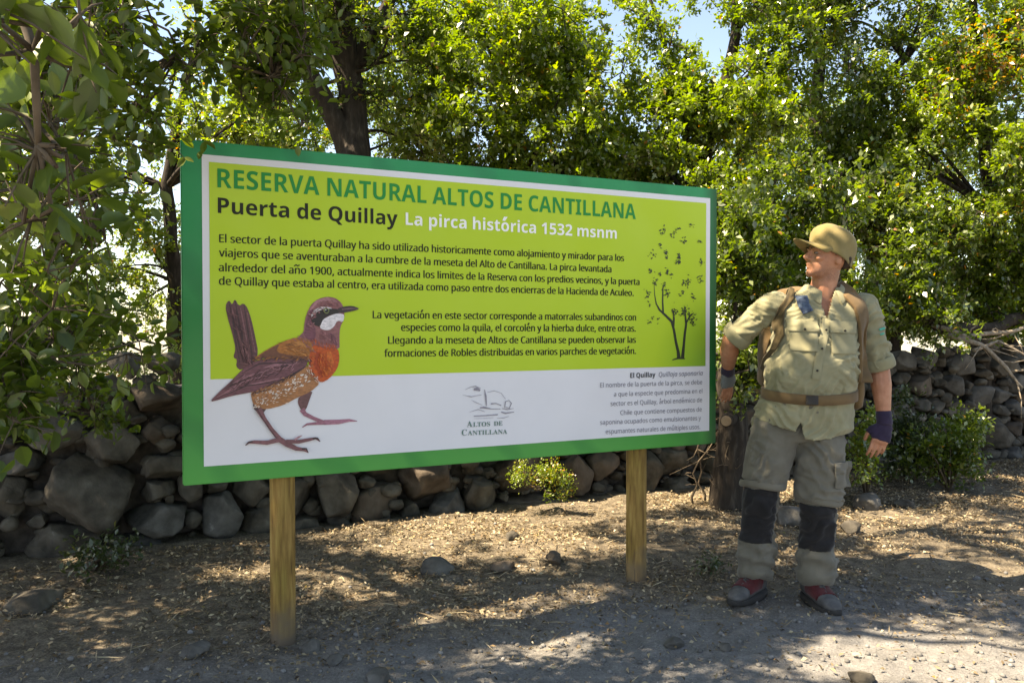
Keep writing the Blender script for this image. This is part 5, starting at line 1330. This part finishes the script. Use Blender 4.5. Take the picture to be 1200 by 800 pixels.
glove(hR, WR_R, EL_R, M_glove, M_glove); glove(hL, WR_L, EL_L, M_glovegrey, M_glove)

# bandana tucked at the image-left shoulder
ribbon([(-0.040, 1.445), (-0.040, 1.40), (-0.026, 1.365)], 0.050, 0.012, 0.010, M_navy, "bandana", man, 5)

# backpack worn by the man (straps in front, sack behind, hip belt round the waist)
pack = thing("backpack", MAN + lim((0.05, 0.26, 0.98)), "brown backpack strapped to the man's back with a hip belt across his waist", "backpack")
off = lim((0.05, 0.26, 0.98))
mb = MB(); 
rings = []
for z, hw, dp, cy in ((0.98, 0.15, 0.08, 0.25), (1.02, 0.185, 0.115, 0.265), (1.15, 0.195, 0.125, 0.27), (1.30, 0.19, 0.12, 0.265), (1.42, 0.17, 0.10, 0.25), (1.48, 0.13, 0.07, 0.24), (1.50, 0.06, 0.03, 0.235)):
    rings.append([lim((0.045 + 0.06 * (z - 1.0) + hw * np.sign(math.cos(u)) * abs(math.cos(u)) ** 0.6, cy + dp * np.sign(math.sin(u)) * abs(math.sin(u)) ** 0.6, z)) - off for u in np.linspace(0, 2 * math.pi, 33)[:-1]])
mb.loft(rings); me = remeshed(mb, "sack", 0.01, 4); wrinkle(me, 0.008, 31, (9, 9, 9)); me.materials.append(M_strap); link("sack", me, pack)
def shift(o):
    V = get_co(o.data); set_co(o.data, V - off)
M_webdark = cloth("dark_webbing", (0.05, 0.036, 0.016), (0.09, 0.065, 0.03))
M_olive = cloth("olive_webbing", (0.16, 0.125, 0.035), (0.25, 0.20, 0.06))
o = ribbon([(0.185, 1.455), (0.222, 1.40), (0.243, 1.32), (0.250, 1.22), (0.252, 1.12), (0.250, 1.04)], 0.072, 0.014, 0.016, M_strap, "shoulder_strap", pack, 7, pre=[(0.150, 0.16, 1.42), (0.155, 0.09, 1.49), (0.165, 0.03, 1.497)], smooth=5); shift(o)
o = ribbon([(-0.085, 1.44), (-0.132, 1.385), (-0.146, 1.32), (-0.150, 1.26)], 0.030, 0.014, 0.010, M_webdark, "shoulder_strap", pack, 7, pre=[(-0.04, 0.16, 1.42), (-0.05, 0.09, 1.475), (-0.06, 0.03, 1.482)], smooth=5, post=[(-0.178, -0.06, 1.195), (-0.190, 0.01, 1.15), (-0.175, 0.10, 1.10), (-0.12, 0.18, 1.06)]); shift(o)
V = []; F = []; nb = 56
for j in range(nb):
    t = 2 * math.pi * j / nb; dv = lim((math.cos(t), math.sin(t), 0))
    sag = 0.985 - 0.022 * max(0, -math.sin(t))
    for z in (sag - 0.024, sag, sag + 0.024):
        c = lim((0.016, 0.01, z)); h = SB.ray_cast(Vector(tuple(c + dv * 0.8)), Vector(tuple(-dv)))
        r = min(np.linalg.norm(lim(h[0][:]) - c), 0.27) if h[0] is not None else 0.22
        V.append(r)
Rr = np.array(V).reshape(nb, 3)
for _ in range(2): Rr = (np.roll(Rr, 1, 0) + 2 * Rr + np.roll(Rr, -1, 0)) / 4
V = []
for j in range(nb):
    t = 2 * math.pi * j / nb; sag = 0.985 - 0.022 * max(0, -math.sin(t))
    for i, z in enumerate((sag - 0.024, sag, sag + 0.024)):
        V.append(lim((0.016 + (Rr[j].mean() + 0.010) * math.cos(t), 0.01 + (Rr[j].mean() + 0.010) * math.sin(t), z)) - off)
for j in range(nb):
    for i in range(2): F.append((j * 3 + i, ((j + 1) % nb) * 3 + i, ((j + 1) % nb) * 3 + i + 1, j * 3 + i + 1))
me = bpy.data.meshes.new("hip_belt"); me.from_pydata([tuple(v) for v in V], [], F); me.materials.append(M_strap); me.polygons.foreach_set("use_smooth", [True] * len(F))
o = link("hip_belt", me, pack); s = o.modifiers.new("t", 'SOLIDIFY'); s.thickness = 0.010; s.offset = 0
mb = MB(); bx = cast(-0.02, 0.962); mb.box((-0.06, bx - 0.026, 0.943), (-0.005, bx - 0.008, 0.985)); me = mb.mesh("buckle", [M_sole]); set_co(me, get_co(me) - off); o = link("buckle", me, pack); bv = o.modifiers.new("b", 'BEVEL'); bv.width = 0.004; bv.segments = 2
mb = MB(); mb.loft([[lim((0.255 + a * math.cos(u), 0.06 + c_ * math.sin(u), z)) - off for u in np.linspace(0, 2 * math.pi, 19)[:-1]] for z, a, c_ in ((0.90, 0.012, 0.03), (0.915, 0.032, 0.06), (0.98, 0.040, 0.075), (1.06, 0.036, 0.07), (1.09, 0.015, 0.04))]); mb.build("side_pouch", M_strap, pack, True)

# ------------------------------------------------------------------ plants, rocks, dead wood and litter
def litter_color(name, stops, rough=0.8, trans=0.15):
    return leaf_mat(name, stops, trans=trans, gloss=0.04, grough=0.5)
M_litter = litter_color("dry_leaf", [(0.0, (0.05, 0.030, 0.017)), (0.3, (0.12, 0.085, 0.050)), (0.6, (0.24, 0.185, 0.115)), (0.85, (0.46, 0.385, 0.25)), (0.95, (0.32, 0.17, 0.06)), (1.0, (0.16, 0.17, 0.05))])
rg = np.random.default_rng(77)
def scatter(n, x0, x1, y0, y1, dens):
    x = rg.uniform(x0, x1, n); y = rg.uniform(y0, y1, n)
    k = rg.random(n) < dens(x, y); return x[k], y[k]
def dl(x, y):
    s = -wall_side(x, y); lit_zone = 1 / (1 + np.exp(-(y - road_y(x) + 0.05) * 6))
    p = np.stack([x, y, x * 0], -1)
    return np.where(s > 0.02, lit_zone * np.clip(2.4 * fbm(p, 2.3, 4, 4) - 0.75, 0.05, 1) + 0.06, 0)
x, y = scatter(230000, -4.2, 6.5, 2.2, 8.2, dl)
N = len(x); P = np.stack([x, y, ground_z(x, y) + rg.uniform(0.002, 0.022, N)], -1)
D = np.stack([rg.normal(size=N), rg.normal(size=N), rg.normal(size=N) * 0.28], -1)
V, q = leaves(P, D, 0.022, 0.011, rg, bend=0.9)
me = np_mesh("leaf_litter", V, q, attr=np.clip(rg.beta(2.2, 2, N), 0, 1), mats=[M_litter])
tag(link("leaf_litter", me), "dry brown and straw-coloured fallen leaves carpeting the ground before the wall", "leaf litter", kind="stuff")
# straw and fine twigs
x, y = scatter(16000, -4.2, 6.5, 2.4, 8.0, dl)
N = len(x); P = np.stack([x, y, ground_z(x, y) + 0.008], -1); th = rg.uniform(0, 6.28, N)
V, q = leaves(P, np.stack([np.cos(th), np.sin(th), rg.normal(size=N) * 0.15], -1), 0.11, 0.005, rg, bend=0.1)
me = np_mesh("straw", V, q, attr=rg.uniform(0.45, 0.85, N), mats=[M_litter])
tag(link("straw", me), "thin dry straw and grass stems lying among the fallen leaves", "straw", kind="stuff")
# gravel
def dg_(x, y):
    p = np.stack([x, y, x * 0], -1)
    return np.clip((1 / (1 + np.exp((y - road_y(x) - 0.1) * 5))) * (1.9 * fbm(p, 1.1, 3, 8) - 0.35), 0.02, 1) * (wall_side(x, y) < -0.1)
x, y = scatter(60000, -3.2, 4.6, 2.3, 5.6, dg_)
N = len(x); sz = 0.0025 + 0.013 * rg.random(N) ** 11
shapes = [rock_shape(rg, (1, 1, 0.75), ICO1, 4) for _ in range(24)]
VV = np.empty((N, len(ICO1), 3)); sid = rg.integers(0, 24, N); SHP = np.array(shapes)
th = rg.uniform(0, 6.28, N); ca, sa = np.cos(th)[:, None], np.sin(th)[:, None]
S0 = SHP[sid] * sz[:, None, None]
VV[..., 0] = S0[..., 0] * ca - S0[..., 1] * sa; VV[..., 1] = S0[..., 0] * sa + S0[..., 1] * ca; VV[..., 2] = S0[..., 2]
VV += np.stack([x, y, ground_z(x, y) + sz * 0.35], -1)[:, None, :]
FF = (np.arange(N)[:, None, None] * len(ICO1) + ICO1F[None]).reshape(-1, 3)
m, n, l, b = mat("gravel_stone"); a = n.new("ShaderNodeAttribute"); a.attribute_name = "tint"
r = ramp(n, [(0.0, (0.09, 0.088, 0.085)), (0.5, (0.17, 0.166, 0.16)), (1.0, (0.29, 0.282, 0.27))]); l.new(a.outputs["Fac"], r.inputs[0]); l.new(r.outputs[0], b.inputs["Base Color"]); b.inputs["Roughness"].default_value = 0.9; b.inputs["Specular IOR Level"].default_value = 0.2
me = np_mesh("gravel", VV.reshape(-1, 3), tris=FF, attr=np.repeat(rg.beta(2, 2.4, N), len(ICO1F)), mats=[m])
tag(link("gravel", me), "loose grey gravel scattered over the dirt road before the sign", "gravel", kind="stuff")
# single rocks
ROCK = [((512, 664), (0.095, 0.07, 0.065), 2, "pale angular rock on the leaf litter below the middle of the sign"), ((40, 705), (0.17, 0.11, 0.055), 0, "flat dark rock lying in the leaves at the far left"),
        ((650, 655), (0.06, 0.05, 0.045), 1, "small tan rock on sunlit straw between the two sign posts"), ((588, 660), (0.09, 0.06, 0.035), 1, "low dusty rock half sunk in straw beside the pale angular rock"),
        ((365, 752), (0.045, 0.036, 0.034), 2, "grey pebble against the foot of the left post"), ((392, 762), (0.035, 0.032, 0.028), 2, "light grey chip just right of the pebble at the left post"),
        ((445, 782), (0.065, 0.05, 0.03), 2, "broad grey stone in gravel near the bottom edge of the picture"), ((228, 760), (0.07, 0.05, 0.032), 2, "grey stone in gravel left of the left post"),
        ((1018, 592), (0.11, 0.08, 0.075), 2, "bluish rock in shade at the foot of the green bush"), ((998, 620), (0.075, 0.06, 0.055), 0, "dark round rock behind the man's leg"), ((925, 610), (0.11, 0.08, 0.10), 2, "sunlit pale rock seen between the man's legs"),
        ((905, 590), (0.08, 0.06, 0.07), 2, "grey rock behind the man's knees by the wall foot"), ((1060, 590), (0.10, 0.07, 0.04), 0, "flat dark slab in front of the bush"), ((790, 745), (0.045, 0.036, 0.026), 2, "small grey stone on the road below the right post"),
        ((1010, 787), (0.06, 0.045, 0.028), 0, "dark stone on the sunlit patch of road at bottom right"), ((600, 628), (0.06, 0.04, 0.035), 0, "dark small stone at the wall foot under the big boulder"), ((850, 752), (0.03, 0.025, 0.02), 2, "pebble on the shaded road in front of the man"),
        ((1210, 505), (0.24, 0.2, 0.22), 2, "large boulder tumbled before the wall at the right edge"), ((1215, 458), (0.2, 0.2, 0.15), 2, "pale boulder lying atop another at the right edge")]
for k, ((px, py), sz3, mi, lab) in enumerate(ROCK):
    if k >= 17: continue
    c = on_ground(px, py + 6); c[2] = gz(c[0], c[1]) + sz3[2] * 0.45
    r = np.random.default_rng(300 + k); X = rock_shape(r, sz3, ICO4, 11)
    o = link("rock", np_mesh("rock", X, tris=ICO4F, smooth=True, mats=[STONES[mi]])); o.location = tuple(c); o.rotation_euler = (0, 0, r.uniform(0, 6.28))
    tag(o, lab, "rock", "loose rocks on the ground")

def shrub(name, label, base, ells, per, R, leaf, material, seed, stems=10, cat="bush", tintshift=0.0, gap=0.2, group=None):
    r = np.random.default_rng(seed); base = np.asarray(base, float)
    t = thing(name, base, label, cat, group)
    C = crown_clumps(ells, r, gap, 2.5, seed)
    out, tint, (td, tl) = clump_leaves(C, R * r.uniform(0.7, 1.2, len(C)), per, leaf[0], leaf[1], r)
    V, q = out
    link("foliage", np_mesh("foliage", V - base, q, attr=np.clip(tint + tintshift, 0, 1), mats=[material]), t)
    mb = MB()
    for i in r.permutation(len(C))[:stems]:
        e = C[i] - base; mid = e * np.array([0.35, 0.35, 0.6]) + r.normal(size=3) * 0.03
        mb.tube([np.zeros(3), mid, e], [0.010, 0.007, 0.003], 5)
    mb.build("stem", M_twig, t, smooth=True)
    return t
bb = on_ground(1112, 575)
shrub("bush", "leafy green bush growing at the wall foot to the man's right", bb, [E(1108, 520, 6.6, 36, 32, 24, .25), E(1082, 534, 6.5, 26, 24, 11, .2), E(1135, 496, 6.7, 22, 16, 6, .16), E(1118, 547, 6.45, 26, 18, 8, .18)], 100, 0.14, (0.036, 0.022), M_leaf, 61, 26)
shrub("bush", "dim bush between the man's hand and the wall", on_ground(1062, 560), [E(1062, 490, 6.8, 22, 40, 12, .2), E(1045, 530, 6.6, 28, 20, 10, .2)], 110, 0.13, (0.035, 0.021), M_dleaf, 62, 12)
shrub("bush", "light green sprigs behind the man's hip and backpack", on_ground(1015, 585), [E(1015, 505, 5.9, 18, 34, 9, .15), E(1005, 545, 5.8, 20, 20, 6, .12)], 90, 0.11, (0.034, 0.021), M_yleaf, 63, 9)
s_, z_, d_ = wall_hit(632, 560); o_, al_, ou_ = wall_pt(s_)
shrub("fern", "bright green fern sprouting between wall stones under the sign", o_ + ou_ * 0.06 + (0, 0, z_ - 0.06), [E(614, 554, d_ - 0.24, 14, 11, 6, .06), E(640, 556, d_ - 0.26, 18, 12, 8, .06), E(658, 572, d_ - 0.26, 12, 10, 5, .05)], 110, 0.065, (0.017, 0.010), M_yleaf, 64, 8, "fern", tintshift=0.25)
shrub("small_plant", "small dark seedling with shiny leaves at the wall foot on the left", on_ground(115, 668), [E(112, 652, 4.2, 34, 14, 9, .15), E(140, 648, 4.2, 20, 10, 4, .12)], 40, 0.10, (0.034, 0.017), M_dleaf, 65, 8, "plant", group=None)
shrub("small_plant", "low green tuft of leaves beside the man's boot", on_ground(828, 668), [E(828, 660, 4.2, 12, 7, 4, .06)], 50, 0.06, (0.022, 0.010), M_dleaf, 66, 4, "plant")
# cut stub and knot on the trunk beside the man, dry creeper stems at its foot
tr = [o for o in bpy.data.objects if o.name.startswith("tree") and o.get("label", "").startswith("dark leafy tree with a stubby")][0]
tb_ = np.array(tr.location)
mb = MB(); a = at(856, 490, 5.72); e = at(851, 493, 5.55); mb.tube([a - tb_, (a * .4 + e * .6) - tb_, e - tb_], [0.055, 0.046, 0.041], 14); mb.build("cut_stub", M_bark, tr, True)
mb = MB(); dd = unit(e - a); mb.tube([e + dd * 0.001 - tb_, e + dd * 0.004 - tb_], [0.036, 0.035], 14); mb.build("cut_face", M_cutwood, tr)
r = np.random.default_rng(91)
for k, (lab, px, py) in enumerate([("thin dry vine twisting up beside the dark trunk", 826, 590), ("dry twiggy stem leaning on the wall between post and trunk", 812, 592), ("dead twig standing against the wall left of the man's knee", 838, 598)]):
    g0 = on_ground(px, py); P = [g0 + (0, 0, -0.02)]
    for i in range(7): P.append(P[-1] + np.array([r.normal() * 0.04, r.normal() * 0.015, 0.085]))
    mb = MB(); mb.tube(np.array(P) - g0, np.linspace(0.010, 0.003, 8), 6)
    for i in range(2, 8):
        for w in range(2):
            e = P[i] - g0 + r.normal(size=3) * np.array([0.10, 0.03, 0.07]); mb.tube([P[i] - g0, (P[i] - g0 + e) / 2 + r.normal(size=3) * 0.01, e], [0.004, 0.003, 0.0015], 5)
    o = mb.build("dry_stem", M_twig, None, True); o.location = tuple(g0); tag(o, lab, "dead plant")
# fallen wood on the right part of the wall
def wood(label, pts, r0, r1, material, cat, name, twigs=0, seed=0):
    r = np.random.default_rng(seed); P = np.array([at(*p) for p in pts]); n0 = len(P)
    ts = np.linspace(0, n0 - 1, n0 * 5); PP = np.stack([np.interp(ts, np.arange(n0), P[:, i]) for i in range(3)], -1)
    PP += (np.stack([vnoise(PP, 4, 3 + seed), vnoise(PP, 4, 5 + seed), vnoise(PP, 4, 7 + seed)], -1) - 0.5) * r0 * 1.6
    c = PP[0].copy(); mb = MB(); mb.tube(PP - c, np.linspace(r0, r1, len(PP)) * (0.85 + 0.3 * vnoise(PP, 9, seed)), 9)
    for k in range(twigs):
        a = PP[r.integers(3, len(PP))]; e = a + r.normal(size=3) * np.array([0.22, 0.10, 0.12]) + np.array([0.1, -0.05, -0.02]); mb.tube([a - c, (a + e) / 2 - c + r.normal(size=3) * 0.02, e - c], [r1 * 0.7, r1 * 0.5, 0.002], 5)
    o = mb.build(name, material, None, True); o.location = tuple(c); return tag(o, label, cat)
wood("thick dark crooked log lying along the top of the wall at right", [(1072, 350, 7.35), (1090, 376, 7.3), (1125, 388, 7.25), (1165, 380, 7.4), (1210, 368, 7.6)], 0.075, 0.06, M_bark, "log", "fallen_log", 3, 1)
wood("pale bare branch with twigs sloping down over the wall stones at right", [(1110, 392, 7.2), (1150, 405, 7.1), (1180, 430, 7.05), (1200, 455, 7.0)], 0.028, 0.010, M_deadwood, "branch", "dead_branch", 7, 2)
wood("long pale branch lying level just under the dark log", [(1092, 378, 7.25), (1130, 396, 7.15), (1165, 392, 7.2), (1215, 378, 7.3)], 0.026, 0.014, M_deadwood, "branch", "dead_branch", 5, 3)
wood("weathered stick crossing the bleached ones at the right edge", [(1140, 410, 7.1), (1170, 400, 7.1), (1212, 420, 7.1)], 0.018, 0.008, M_deadwood, "branch", "dead_branch", 5, 5)
wood("thin pale stick lying by the pale angular rock", [(505, 640, 4.78), (522, 652, 4.70), (537, 664, 4.42)], 0.007, 0.004, M_deadwood, "stick", "dead_branch", 0, 6)
